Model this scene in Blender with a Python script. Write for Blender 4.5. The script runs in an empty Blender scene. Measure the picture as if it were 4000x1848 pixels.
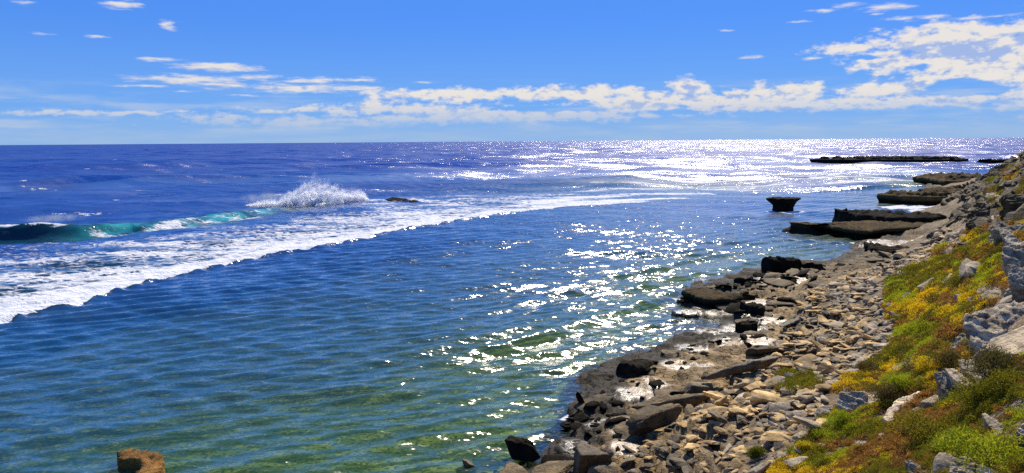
import bpy, bmesh, math, random
import numpy as np
from mathutils import Matrix, Vector, Euler
R_ = math.radians
rng = np.random.default_rng(7)
random.seed(7)
scene = bpy.context.scene
COL = scene.collection

# ------------------------------------------------------------------ camera
CAM_H, F_PX, PITCH, ROLL = 10.0, 2856.0, R_(7.43), R_(-0.42)
cam_data = bpy.data.cameras.new('camera')
cam_data.sensor_width = 36.0
cam_data.lens = 36.0 * F_PX / 4000.0
cam_data.clip_start = 0.1
cam_data.clip_end = 60000
cam = bpy.data.objects.new('camera', cam_data)
COL.objects.link(cam)
CR = (Matrix.Rotation(R_(90) - PITCH, 3, 'X') @ Matrix.Rotation(ROLL, 3, 'Z'))
cam.location = (0, 0, CAM_H)
cam.rotation_euler = CR.to_euler()
scene.camera = cam
CRn = np.array(CR)

def ray(px, py):
    d = np.stack([(np.asarray(px, float) - 2000) / F_PX, -(np.asarray(py, float) - 924) / F_PX, -np.ones_like(np.asarray(px, float))], -1)
    return d @ CRn.T
def at(px, py, z=0.0):
    """world point seen at photo pixel (px, py) on the level z"""
    d = ray(px, py)
    t = (z - CAM_H) / d[..., 2]
    return d * np.asarray(t)[..., None] + np.array([0, 0, CAM_H])
def proj(p):
    q = (np.asarray(p, float) - np.array([0, 0, CAM_H])) @ CRn
    w = np.maximum(-q[..., 2], 1e-6)
    return 2000 + F_PX * q[..., 0] / w, 924 - F_PX * q[..., 1] / w

# ------------------------------------------------------------------ light
SUN_EL, SUN_AZ = 42.0, 18.0
EXPOSURE = 0.22
scene.view_settings.view_transform = 'Standard'
scene.view_settings.look = 'None'
scene.view_settings.exposure = EXPOSURE
scene.view_settings.gamma = 1.0
scene.view_settings.use_curve_mapping = False
scene.cycles.use_denoising = False
scene.cycles.max_bounces = 9
scene.cycles.diffuse_bounces = 8
scene.cycles.transparent_max_bounces = 8
scene.cycles.caustics_reflective = False
scene.cycles.sample_clamp_indirect = 3.0
sd = bpy.data.lights.new('sun', 'SUN')
sd.energy = 5.0
sd.angle = R_(0.5)
sd.color = (1.0, 0.89, 0.72)
sun = bpy.data.objects.new('sun', sd)
COL.objects.link(sun)
sv = Vector((math.sin(R_(SUN_AZ)) * math.cos(R_(SUN_EL)), math.cos(R_(SUN_AZ)) * math.cos(R_(SUN_EL)), math.sin(R_(SUN_EL))))
sun.rotation_euler = sv.to_track_quat('Z', 'Y').to_euler()
sun.location = sv * 100

class NT:
    """small helper to write node graphs"""
    def __init__(s, tree): s.t = tree; s.n = tree.nodes; s.l = tree.links; s.n.clear()
    def new(s, typ, **kw):
        n = s.n.new(typ)
        for k, v in kw.items():
            if k.startswith('i_'):
                key = k[2:]
                key = int(key) if key.isdigit() else key.replace('_', ' ')
                s.put(n.inputs[key], v)
            else: setattr(n, k, v)
        return n
    def put(s, inp, v):
        if isinstance(v, bpy.types.NodeSocket): s.l.new(v, inp)
        elif isinstance(v, bpy.types.Node): s.l.new(v.outputs[0], inp)
        elif isinstance(v, (tuple, list)) and inp.type == 'RGBA' and len(v) == 3: inp.default_value = (*v, 1)
        else: inp.default_value = v
    def m(s, op, a, b=0.0, c=0.0, clamp=False):
        n = s.n.new('ShaderNodeMath'); n.operation = op; n.use_clamp = clamp
        for i, v in enumerate((a, b, c)): s.put(n.inputs[i], v)
        return n.outputs[0]
    def v(s, op, a, b=(0, 0, 0), c=None, scale=None):
        n = s.n.new('ShaderNodeVectorMath'); n.operation = op
        s.put(n.inputs[0], a)
        if b is not None: s.put(n.inputs[1], b)
        if c is not None: s.put(n.inputs[2], c)
        if scale is not None: s.put(n.inputs['Scale'], scale)
        return n.outputs['Value'] if op in ('LENGTH', 'DOT_PRODUCT', 'DISTANCE') else n.outputs[0]
    def mix(s, f, a, b, blend='MIX', clampf=True):
        n = s.n.new('ShaderNodeMix'); n.data_type = 'RGBA'; n.blend_type = blend; n.clamp_factor = clampf
        s.put(n.inputs[0], f); s.put(n.inputs[6], a); s.put(n.inputs[7], b)
        return n.outputs[2]
    def noise(s, vec, scale, detail=3.0, rough=0.5, color=False, dist=0.0, dims='3D', lac=2.0):
        n = s.n.new('ShaderNodeTexNoise'); n.noise_dimensions = dims
        s.put(n.inputs['Vector'], vec); n.inputs['Scale'].default_value = scale
        n.inputs['Detail'].default_value = detail; n.inputs['Roughness'].default_value = rough
        n.inputs['Distortion'].default_value = dist; n.inputs['Lacunarity'].default_value = lac
        return n.outputs[1] if color else n.outputs[0]
    def ss(s, x, lo, hi, a=0.0, b=1.0, smooth=True):
        n = s.n.new('ShaderNodeMapRange'); n.interpolation_type = 'SMOOTHSTEP' if smooth else 'LINEAR'
        for i, v in enumerate((x, lo, hi, a, b)): s.put(n.inputs[i], v)
        return n.outputs[0]
    def attr(s, name):
        n = s.n.new('ShaderNodeAttribute'); n.attribute_name = name
        return n.outputs['Fac']

# ------------------------------------------------------------------ sky with clouds (all by direction)
world = bpy.data.worlds.new('World'); scene.world = world; world.use_nodes = True
g = NT(world.node_tree)
BG = 0.086
sky = g.new('ShaderNodeTexSky', sky_type='NISHITA')
sky.sun_disc = False
sky.sun_elevation = R_(SUN_EL); sky.sun_rotation = R_(SUN_AZ)
sky.air_density = 1.0; sky.dust_density = 0.2; sky.ozone_density = 3.0; sky.altitude = 0
dirv = g.new('ShaderNodeTexCoord').outputs['Generated']
sep = g.new('ShaderNodeSeparateXYZ', i_0=dirv)
az = g.m('MULTIPLY', g.m('ARCTAN2', sep.outputs[0], sep.outputs[1]), 57.2958)
el = g.m('MULTIPLY', g.m('ARCSINE', sep.outputs[2]), 57.2958)
ae = g.new('ShaderNodeCombineXYZ', i_0=az, i_1=el).outputs[0]

def azel(px, py):
    d = ray(px, py); d = d / np.linalg.norm(d, axis=-1, keepdims=True)
    return float(np.degrees(np.arctan2(d[0], d[1]))), float(np.degrees(np.arcsin(d[2])))
# cloud banks: photo x, y centre, half width, half height (source px), amplitude, tilt (y per x)
CUM = [(3720, 150, 330, 52, 1.25), (3850, 215, 420, 95, 1.25), (3300, 190, 140, 24, .9), (3450, 240, 150, 45, .95), (3950, 290, 190, 85, 1.1), (3530, 310, 170, 60, 1.05),
       (3420, 345, 140, 40, 1.0), (4250, 250, 420, 190, 1.2),
       (3600, 392, 560, 22, .95), (3080, 362, 150, 30, .95), (3180, 345, 50, 26, .9), (2975, 350, 40, 26, .9), (2760, 388, 240, 34, 1.0), (2690, 345, 60, 36, 1.0),
       (2510, 395, 230, 42, 1.0), (3050, 410, 560, 22, .95), (2200, 360, 330, 24, 1.0), (1800, 370, 310, 26, 1.0), (1600, 365, 130, 16, .9), (2350, 445, 420, 26, .85), (2050, 450, 420, 30, .9),
       (1500, 425, 260, 22, .9), (1470, 410, 90, 26, .9), (1700, 430, 260, 24, .85), (1250, 430, 260, 10, .8), (850, 465, 140, 22, .75), (1150, 475, 420, 20, .7), (350, 442, 520, 10, .72), (1600, 470, 500, 20, .75)]
CIR = [(860, 262, 150, 16, 1.0), (620, 232, 110, 8, .8), (730, 310, 190, 18, .95), (1010, 300, 90, 14, .8), (1220, 312, 110, 12, .9), (1180, 345, 240, 18, .9), (560, 335, 110, 6, .7), (860, 330, 170, 9, .75),
       (1410, 312, 70, 9, .8), (1680, 320, 42, 5, .7), (1400, 350, 120, 10, .8), (720, 358, 60, 5, .6), (940, 372, 60, 4, .6), (470, 15, 58, 20, .95), (650, 98, 26, 22, .85), (165, 132, 50, 6, .75), (380, 143, 42, 5, .7),
       (2940, 225, 50, 8, .85), (3180, 228, 50, 6, .75), (2840, 120, 30, 4, .6), (3470, 28, 90, 16, .9), (3300, 22, 70, 8, .75), (3210, 42, 50, 8, .7), (3130, 84, 40, 5, .65), (3520, 76, 60, 9, .85), (3640, 66, 70, 7, .8), (3790, 70, 120, 9, .85), (3900, 60, 60, 7, .7), (3440, 58, 30, 6, .6), (90, 14, 40, 12, .4)]
def field(lst, coords):
    cur = None
    for (x, y, w, h, a) in lst:
        a0, e0 = azel(x, y); a1, _ = azel(x + w, y); _, e1 = azel(x, y - h)
        sx, sy = 1 / max(abs(a1 - a0), .05), 1 / max(abs(e1 - e0), .05)
        q = g.v('LENGTH', g.v('MULTIPLY_ADD', coords, (sx, sy, 0), (-a0 * sx, -e0 * sy, 0)), None)
        f = g.m('MULTIPLY_ADD', q, -a * .62, a)
        cur = f if cur is None else g.m('MAXIMUM', cur, f)
    return cur
n1 = g.noise(g.v('MULTIPLY', ae, (.28, .75, 1)), 1.0, 5, .6, color=True)
wc = g.v('MULTIPLY_ADD', g.v('SUBTRACT', n1, (.5, .5, .5)), (3.0, 1.1, 0), ae)
wc2 = g.v('MULTIPLY_ADD', g.v('SUBTRACT', n1, (.5, .5, .5)), (2.6, .35, 0), ae)
puff = g.noise(g.v('MULTIPLY', ae, (.8, 1.7, 1)), 1.0, 10, .60)
puff2 = g.noise(g.v('MULTIPLY_ADD', ae, (.9, 1.7, 1), (.06, .22, 0)), 1.1, 9, .62)
lump = g.noise(g.v('MULTIPLY_ADD', ae, (.35, .8, 1), (5, 9, 0)), 1.0, 5, .6)
streak = g.noise(g.v('MULTIPLY', ae, (.55, 3.2, 1)), 1.1, 7, .62)
dc = g.m('MULTIPLY_ADD', g.m('SUBTRACT', puff, .5), 1.9, field(CUM, wc))
GAP = [(3770, 340, 180, 26, 1.0), (3500, 300, 70, 24, .9), (3600, 262, 60, 12, .8), (3400, 225, 60, 10, .8), (3330, 320, 60, 20, .8), (2160, 425, 160, 9, .8), (2600, 440, 120, 9, .8)]
SHD = [(3680, 195, 150, 34, 1.2), (3860, 205, 110, 34, 1.2), (3990, 150, 60, 22, 1.2), (3560, 345, 60, 30, 1.0), (3380, 300, 60, 20, 1.0), (3950, 400, 120, 12, .9), (3060, 430, 60, 10, .8), (2700, 365, 50, 22, .8), (2500, 415, 90, 12, .9), (1400, 425, 60, 12, .7)]
dc = g.m('SUBTRACT', dc, g.m('MAXIMUM', field(GAP, wc2), 0.0))
dens_c = g.ss(dc, .14, .66)
di = g.m('MULTIPLY_ADD', g.m('SUBTRACT', streak, .5), 2.0, field(CIR, wc2))
dens_i = g.m('MULTIPLY', g.ss(di, .12, .95), .95)
# faint scattered patches elsewhere so the sky goes on as it does in view
far = g.noise(g.v('MULTIPLY', ae, (.05, .22, 1)), 1.0, 8, .6)
out_az = g.ss(g.m('ABSOLUTE', az), 40, 55)
dens_o = g.m('MULTIPLY', g.m('MULTIPLY', g.ss(far, .54, .66), out_az), g.ss(el, 3, 25, .9, .0))
dens = g.m('MAXIMUM', g.m('MAXIMUM', dens_c, dens_i), dens_o)
# self shading of the cumulus: denser stuff above makes a point greyer-blue
shade = g.ss(g.m('ADD', g.m('MULTIPLY', g.m('SUBTRACT', puff2, puff), 4.5), g.m('ADD', g.m('MULTIPLY', g.m('SUBTRACT', dc, .75), .30), g.m('ADD', g.m('MULTIPLY', g.m('SUBTRACT', lump, .45), 3.2), g.m('MULTIPLY', g.m('MAXIMUM', field(SHD, wc2), 0.0), 1.2)))), .10, 1.25)
skyc = g.new('ShaderNodeHueSaturation', i_Hue=.507, i_Saturation=1.0, i_Value=1.0, i_Color=sky).outputs[0]
skyc = g.mix(1.0, skyc, (.27, .55, 1.08), 'MULTIPLY')
skyc = g.mix(.75, skyc, g.mix(g.ss(el, 10, 55), (.85, 2.9, 9.1), (.50, 1.35, 4.0)))
haze = g.ss(el, -1.0, 10.0, .80, 0.0)
skyc = g.mix(haze, skyc, (2.2, 4.7, 8.8))
low = g.ss(el, 0.0, 2.6, .75, 0.0)
lown = g.noise(g.v('MULTIPLY', ae, (.16, 1.3, 1)), 1.0, 6, .6)
skyc = g.mix(g.m('MULTIPLY', low, g.ss(lown, .35, .65, .55, 1.0)), skyc, (3.9, 5.3, 7.2))
cloudc = g.mix(shade, (8.5, 8.0, 7.4), (3.7, 4.9, 7.9))
cloudc = g.mix(g.ss(el, .5, 4.0, .8, 0.0), cloudc, (4.9, 5.6, 7.0))
veil = g.m('MULTIPLY', g.ss(g.noise(g.v('MULTIPLY_ADD', ae, (.10, .9, 1), (2, 7, 0)), 1.0, 8, .62), .46, .66, 0, .5), g.m('MULTIPLY', g.ss(el, .2, 1.2), g.ss(el, 2.5, 5.0, 1, 0)))
skyc = g.mix(veil, skyc, (5.4, 6.2, 7.4))
fin = g.mix(g.m('MULTIPLY', dens, g.ss(el, .3, 3.2, .25, .95)), skyc, cloudc)
bg = g.new('ShaderNodeBackground', i_Color=fin, i_Strength=BG)
g.new('ShaderNodeOutputWorld', i_0=bg)
world.cycles.sampling_method = 'MANUAL'
world.cycles.sample_map_resolution = 512

# ------------------------------------------------------------------ numpy noise
def _h(ix, iy, iz, seed):
    h = (ix.astype(np.int64) * 374761393 + iy.astype(np.int64) * 668265263 + iz.astype(np.int64) * 1274126177 + seed * 974711) & 0xffffffff
    h = ((h ^ (h >> 13)) * 1103515245) & 0xffffffff
    h = ((h ^ (h >> 16)) * 1597334677) & 0xffffffff
    return ((h ^ (h >> 15)) & 0xffffff) / float(0xffffff)
def vn(x, y, z=None, seed=0):
    """value noise in -1..1"""
    fx, fy = np.floor(x), np.floor(y); u, w = x - fx, y - fy
    u = u * u * u * (u * (u * 6 - 15) + 10); w = w * w * w * (w * (w * 6 - 15) + 10)
    if z is None:
        z0 = np.zeros_like(fx)
        a = _h(fx, fy, z0, seed); b = _h(fx + 1, fy, z0, seed); c = _h(fx, fy + 1, z0, seed); d = _h(fx + 1, fy + 1, z0, seed)
        return 2 * ((a * (1 - u) + b * u) * (1 - w) + (c * (1 - u) + d * u) * w) - 1
    fz = np.floor(z); t = z - fz; t = t * t * (3 - 2 * t)
    r = 0
    for k, wt in ((0, 1 - t), (1, t)):
        a = _h(fx, fy, fz + k, seed); b = _h(fx + 1, fy, fz + k, seed); c = _h(fx, fy + 1, fz + k, seed); d = _h(fx + 1, fy + 1, fz + k, seed)
        r = r + wt * ((a * (1 - u) + b * u) * (1 - w) + (c * (1 - u) + d * u) * w)
    return 2 * r - 1
def fbm(x, y, z=None, oct=4, seed=0, gain=.5, lac=2.03):
    r, a, s = 0, 1.0, 0.0
    for i in range(oct):
        r = r + a * vn(x, y, z, seed + i * 17); s += a; a *= gain
        x = x * lac + 3.7; y = y * lac - 1.3
        if z is not None: z = z * lac + 2.1
    return r / s
def sst(x, a, b):
    t = np.clip((x - a) / (b - a), 0, 1); return t * t * (3 - 2 * t)

def mesh_from(name, verts, faces, mat=None, smooth=True):
    """faces: (n,3) or (n,4) int array"""
    me = bpy.data.meshes.new(name)
    verts = np.ascontiguousarray(verts, np.float32); faces = np.ascontiguousarray(faces, np.int32)
    me.vertices.add(len(verts)); me.vertices.foreach_set('co', verts.ravel())
    k = faces.shape[1]
    me.loops.add(faces.size); me.loops.foreach_set('vertex_index', faces.ravel())
    me.polygons.add(len(faces)); me.polygons.foreach_set('loop_start', np.arange(0, faces.size, k, dtype=np.int32))
    me.update(calc_edges=True)
    me.polygons.foreach_set('use_smooth', np.full(len(faces), smooth, bool))
    if mat is not None: me.materials.append(mat)
    return me
def add_attr(me, name, vals):
    a = me.attributes.new(name, 'FLOAT', 'POINT'); a.data.foreach_set('value', np.ascontiguousarray(vals, np.float32))
def link(name, me, label=None, cat=None, group=None, kind=None, parent=None, loc=None):
    o = bpy.data.objects.new(name, me); COL.objects.link(o)
    if label: o['label'] = label
    if cat: o['category'] = cat
    if group: o['group'] = group
    if kind: o['kind'] = kind
    if parent: o.parent = parent
    if loc is not None: o.location = loc
    return o
def grid_faces(nr, nc):
    i = np.arange((nr - 1) * (nc - 1)); r, c = i // (nc - 1), i % (nc - 1)
    a = r * nc + c
    return np.stack([a, a + 1, a + nc + 1, a + nc], -1)

def in_poly(x, y, poly):
    poly = np.asarray(poly, float); r = np.zeros(np.shape(x), bool); n = len(poly)
    for i in range(n):
        x1, y1 = poly[i]; x2, y2 = poly[(i + 1) % n]
        c = ((y1 > y) != (y2 > y)) & (x < (x2 - x1) * (y - y1) / ((y2 - y1) if y2 != y1 else 1e-9) + x1)
        r ^= c
    return r
def poly_dist(x, y, pts):
    """distance, signed side (+ to the right of travel) and parameter 0..1 along an open polyline"""
    pts = np.asarray(pts, float); seg = np.linalg.norm(np.diff(pts, axis=0), axis=1); cum = np.r_[0, np.cumsum(seg)]
    best = np.full(x.shape, 1e18); side = np.zeros(x.shape); par = np.zeros(x.shape)
    for i in range(len(pts) - 1):
        ax, ay = pts[i]; bx, by = pts[i + 1]; dx, dy = bx - ax, by - ay; L2 = dx * dx + dy * dy + 1e-12
        t = np.clip(((x - ax) * dx + (y - ay) * dy) / L2, 0, 1)
        qx, qy = x - ax - t * dx, y - ay - t * dy; d2 = qx * qx + qy * qy
        m = d2 < best
        best = np.where(m, d2, best); side = np.where(m, np.sign(qx * dy - qy * dx), side); par = np.where(m, (cum[i] + t * seg[i]) / cum[-1], par)
    return np.sqrt(best), side, par

# ------------------------------------------------------------------ the lie of the land (height function)
CT = [ # photo x, y, level
 (1850, 1848, -.12), (2120, 1848, .12), (2600, 1848, .8), (3000, 1848, 1.7), (3300, 1848, 2.9), (3600, 1848, 4.1), (4000, 1848, 5.4),
 (1960, 1740, -.25), (2130, 1740, .05), (2280, 1720, .25), (2600, 1700, .8), (2850, 1700, 1.2), (3130, 1700, 1.8), (3500, 1700, 3.3), (3800, 1700, 4.5), (4000, 1700, 5.2),
 (2200, 1600, -.15), (2330, 1600, .15), (2600, 1600, .6), (2380, 1480, .1), (2480, 1480, .4), (2800, 1500, .8), (3240, 1500, 1.9), (3500, 1500, 3.0), (3800, 1500, 4.6), (4000, 1500, 5.4),
 (2530, 1400, .1), (2700, 1400, .45), (2680, 1330, .1), (2800, 1350, .4), (3000, 1350, .8), (3480, 1350, 2.1), (3700, 1350, 3.6), (3850, 1350, 4.8), (4000, 1350, 5.5),
 (2880, 1300, .1), (2850, 1240, .1), (2950, 1200, .4), (3100, 1200, .8), (3500, 1200, 2.1), (3700, 1200, 3.5), (3900, 1200, 5.0), (4000, 1200, 5.6),
 (2800, 1150, .2), (2900, 1100, .25), (3000, 1120, .5), (3150, 1080, .6), (3060, 1045, .1), (3300, 1060, .8), (3480, 1080, 2.0), (3700, 1080, 3.6), (3900, 1080, 5.2), (4000, 1080, 5.8),
 (3180, 1025, -.1), (3300, 1015, .1), (3450, 990, .9), (3620, 1000, 2.1), (3800, 1000, 3.8), (3900, 1000, 5.0), (4000, 1000, 6.0),
 (3150, 960, -.8), (3300, 945, -.5), (3380, 960, .1), (3560, 930, 1.0), (3740, 930, 2.3), (3850, 930, 4.2), (4000, 930, 6.1),
 (3450, 900, .4), (3600, 880, .8), (3830, 860, 2.4), (3900, 850, 4.6), (4000, 850, 6.3), (3780, 815, .05), (3600, 815, -.4), (3400, 815, -1.0), (3870, 800, 3.0), (4000, 790, 6.4),
 (3700, 765, .3), (3820, 740, 1.6), (3900, 740, 5.0), (4000, 740, 6.6), (3790, 700, .3), (3870, 700, 2.5), (3925, 690, 5.6), (4000, 690, 6.9),
 (3935, 650, 6.2), (4000, 650, 7.1), (3965, 622, 7.0), (4060, 605, 7.6),
 (1400, 1848, -.55), (700, 1848, -.8), (0, 1848, -1.2), (1700, 1650, -.7), (1000, 1600, -1.2), (0, 1500, -1.9), (1900, 1400, -.9), (1300, 1350, -1.7), (600, 1250, -2.4),
 (2300, 1250, -1.0), (2500, 1050, -1.4), (1700, 1100, -2.2), (1100, 1000, -3.0), (2800, 950, -1.5), (2400, 880, -2.0), (1600, 850, -3.0), (3000, 760, -2.0), (3300, 720, -1.5), (2000, 740, -5), (900, 760, -6), (0, 850, -5), (3000, 660, -4)]
cw = np.array([at(a, b, c) for a, b, c in CT])
cw = np.vstack([cw, [(0, 0, 8.3), (0, -8, 9.2), (-7, 1, 5.5), (-4, 8, 4.0), (-15, 5.8, -.1), (-25, 2, -.8), (10, 0, 9.0), (25, 8, 9.3), (45, 25, 9.6), (80, 60, 9.6), (-30, 14, -1.4), (130, 110, 9.5), (120, 150, 6), (150, 190, -1), (60, 160, -3), (90, 260, -6), (-120, 120, -7), (-200, 300, -12), (200, 350, -8), (0, 400, -12)]])
def _tps_fit(P):
    n = len(P); x = P[:, :2] / 50
    d = np.linalg.norm(x[:, None] - x[None], axis=2)
    K = np.where(d > 0, d * d * np.log(np.maximum(d, 1e-9)), 0) + np.eye(n) * 2e-4
    A = np.zeros((n + 3, n + 3)); A[:n, :n] = K; A[:n, n] = 1; A[:n, n + 1:] = x; A[n:, :n] = A[:n, n:].T
    return x, np.linalg.solve(A, np.r_[P[:, 2], 0, 0, 0])
_TX, _TW = _tps_fit(cw)
def tps(x, y):
    sh = x.shape; x = x.ravel() / 50; y = y.ravel() / 50; r = np.full(x.shape, _TW[-3]) + _TW[-2] * x + _TW[-1] * y
    for i in range(len(_TX)):
        d2 = (x - _TX[i, 0]) ** 2 + (y - _TX[i, 1]) ** 2
        r += _TW[i] * .5 * d2 * np.log(np.maximum(d2, 1e-18))
    return r.reshape(sh)
def ground(x, y, detail=True):
    x = np.asarray(x, float); y = np.asarray(y, float)
    z = np.clip(tps(x, y), -12, 10)
    z = z + fbm(x / 3.2, y / 3.2, oct=4, seed=5) * .22 * sst(z, -1.5, -.2) * (1 - .5 * sst(z, 1, 2))
    z = np.interp(z, [-13, -.6, -.16, -.04, .06, .7, 1.3, 13], [-13, -1.1, -.75, .02, .25, .62, 1.25, 13])
    # layered rock shelf: broken terraces
    w = sst(z, -.2, .05) * (1 - sst(z, .9, 1.35))
    q = z + fbm(x / 1.5, y / 1.5, oct=4, seed=31) * .34 + .12 * fbm(x / .5, y / .5, oct=3, seed=32)
    st = .16; k = np.floor(q / st); fr = q / st - k
    zt = (k + sst(fr, .86, 1.0)) * st + .05 * fbm(x / .35, y / .9, oct=3, seed=33, gain=.6)
    z = z * (1 - w) + (zt + .03) * w
    if detail:
        z = z + fbm(x / .8, y / .8, oct=4, seed=11, gain=.6) * (.05 * w + .07 * sst(z, 1.2, 1.9) + .02)
        s = sst(z, 2.2, 3.2)
        z = z + fbm(x / 2.5, y / 2.5, oct=4, seed=21) * .30 * s
        z = _film(x, y, z)
    return z
FILM = [(2650, 1425, .9), (2740, 1430, .7), (2790, 1280, 1.3), (2900, 1270, 1.6), (2950, 1330, 1.2), (2480, 1530, .9), (2550, 1500, .8), (2560, 1570, .7), (2350, 1640, .7), (2450, 1660, .8), (2800, 1190, 1.6), (2720, 1150, 1.6), (2680, 1200, 1.0), (2950, 1180, 1.3), (3050, 1100, 2.2), (3130, 1090, 2.2), (2700, 1350, 1.0), (2850, 1330, 1.0), (2440, 1760, .7), (2250, 1720, .7), (3480, 960, 3), (2960, 1220, 1.2), (3010, 1250, 1.0)]
_FC = None
def _film(x, y, z):
    global _FC
    if _FC is None:
        _FC = []
        for fx, fy, r in FILM:
            c = at(fx, fy, .45); _FC.append((c[0], c[1], r, float(np.clip(tps(np.array([c[0]]), np.array([c[1]]))[0], .16, .8)) + .05))
    jit = .35 * fbm(x / .9, y / .9, oct=3, seed=55)
    for cx, cy, r, zl in _FC:
        w = 1 - sst(np.hypot(x - cx, (y - cy) * .8) / r + jit, .6, .95)
        z = z * (1 - w) + (zl + .012 * vn(x / .5, y / .5, seed=56)) * w
    return z
def G(px, py, z0=1.0):
    """ground point seen at a photo pixel (marched along the view ray)"""
    d = ray(px, py); t = np.linspace(4, 260, 5000) if d[2] > -.09 else np.linspace(4, 90, 4000)
    p = np.array([0, 0, CAM_H]) + d[None] * t[:, None]
    h = p[:, 2] - np.maximum(ground(p[:, 0], p[:, 1], False), 0)
    i = int(np.argmax(h < 0)) if (h < 0).any() else len(t) - 1
    return p[i]

# ------------------------------------------------------------------ materials
def material(name):
    m = bpy.data.materials.new(name); m.use_nodes = True
    return m, NT(m.node_tree)
def pos(n): return n.new('ShaderNodeNewGeometry').outputs['Position']
def objc(n): return n.new('ShaderNodeTexCoord').outputs['Object']
def out(n, sh, disp=None): n.new('ShaderNodeOutputMaterial', i_0=sh)

def rock_mat(name, c1, c2, c3, rough=.85, scale=3.0, strata=.5, bump=.35, wet=None, spec=.3):
    m, n = material(name)
    p = pos(n); rnd = n.new('ShaderNodeObjectInfo').outputs['Random']
    pp = n.v('ADD', p, n.new('ShaderNodeCombineXYZ', i_0=n.m('MULTIPLY', rnd, 37.0)).outputs[0])
    a = n.noise(pp, scale * .5, 6, .65); b = n.noise(pp, scale * 3, 5, .7)
    w = n.noise(n.v('MULTIPLY', pp, (.5, .5, 6)), scale, 5, .65)
    c = n.mix(n.ss(a, .35, .65), c1, c2)
    c = n.mix(n.m('MULTIPLY', n.ss(b, .48, .68), .8), c, c3)
    c = n.mix(n.m('MULTIPLY', n.ss(w, .52, .62), strata), c, n.mix(1.0, c, (.45, .42, .40), 'MULTIPLY'))
    hs = n.new('ShaderNodeHueSaturation', i_Value=n.m('MULTIPLY', n.ss(rnd, 0, 1, .65, 1.25, smooth=False), n.ss(n.noise(p, 1.9, 2, .5), .35, .65, .6, 1.2)), i_Color=c).outputs[0]
    h = n.m('ADD', n.m('MULTIPLY', b, .6), n.m('MULTIPLY', w, strata))
    h = n.m('ADD', h, n.m('MULTIPLY', n.noise(pp, scale * 12, 3, .6), .3))
    bp = n.new('ShaderNodeBump', i_Strength=bump * 2, i_Distance=.06, i_Height=h)
    bs = n.new('ShaderNodeBsdfPrincipled', i_Base_Color=hs, i_Roughness=rough, i_Normal=bp.outputs[0])
    bs.inputs['Specular IOR Level'].default_value = spec
    if wet: n.put(bs.inputs['Roughness'], n.ss(a, .4, .6, wet, rough))
    out(n, bs); return m
M_TAN = rock_mat('stone_tan', (.82, .56, .24), (.66, .45, .19), (.42, .29, .13), scale=4, strata=.3)
M_GREY = rock_mat('stone_grey', (.60, .48, .31), (.45, .37, .25), (.25, .21, .16), scale=4, strata=.3)
M_DARK = rock_mat('stone_dark', (.20, .14, .065), (.13, .095, .05), (.05, .04, .025), scale=4, strata=.3, rough=.6)
M_PALE = rock_mat('limestone_pale', (.84, .66, .40), (.68, .54, .34), (.34, .27, .19), scale=2.2, strata=.8, bump=.6)
M_LGREY = rock_mat('limestone_grey', (.66, .54, .36), (.50, .42, .30), (.20, .17, .13), scale=2.2, strata=.9, bump=.7)
M_ALGAE = rock_mat('algae_rock', (.022, .019, .014), (.035, .028, .016), (.012, .010, .008), scale=2.5, strata=.5, bump=.8, rough=.95, spec=.08)
M_BROWN = rock_mat('ledge_rock', (.22, .155, .07), (.14, .10, .048), (.045, .034, .02), scale=1.2, strata=.7, bump=.8, rough=.8)
def ledge_mat():
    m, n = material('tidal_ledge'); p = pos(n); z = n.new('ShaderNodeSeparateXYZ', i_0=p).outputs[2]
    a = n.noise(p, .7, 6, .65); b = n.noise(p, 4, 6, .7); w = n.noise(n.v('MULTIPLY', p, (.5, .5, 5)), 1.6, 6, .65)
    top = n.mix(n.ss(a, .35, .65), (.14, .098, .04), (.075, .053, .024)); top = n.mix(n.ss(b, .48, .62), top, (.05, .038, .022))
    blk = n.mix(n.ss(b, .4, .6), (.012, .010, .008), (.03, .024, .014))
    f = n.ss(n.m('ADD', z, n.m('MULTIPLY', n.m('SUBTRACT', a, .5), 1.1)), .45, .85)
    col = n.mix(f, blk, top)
    h = n.m('ADD', b, n.m('ADD', n.m('MULTIPLY', w, .8), n.m('MULTIPLY', n.noise(p, 14, 3, .6), .4)))
    bp = n.new('ShaderNodeBump', i_Strength=1.0, i_Distance=.16, i_Height=h)
    bs = n.new('ShaderNodeBsdfPrincipled', i_Base_Color=col, i_Roughness=.95, i_Normal=bp.outputs[0]); bs.inputs['Specular IOR Level'].default_value = .10
    out(n, bs); return m
M_LEDGE = ledge_mat()
M_RUST = rock_mat('rust_rock', (.42, .22, .05), (.32, .15, .03), (.10, .045, .01), scale=3, strata=.2, bump=1.0)

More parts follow.
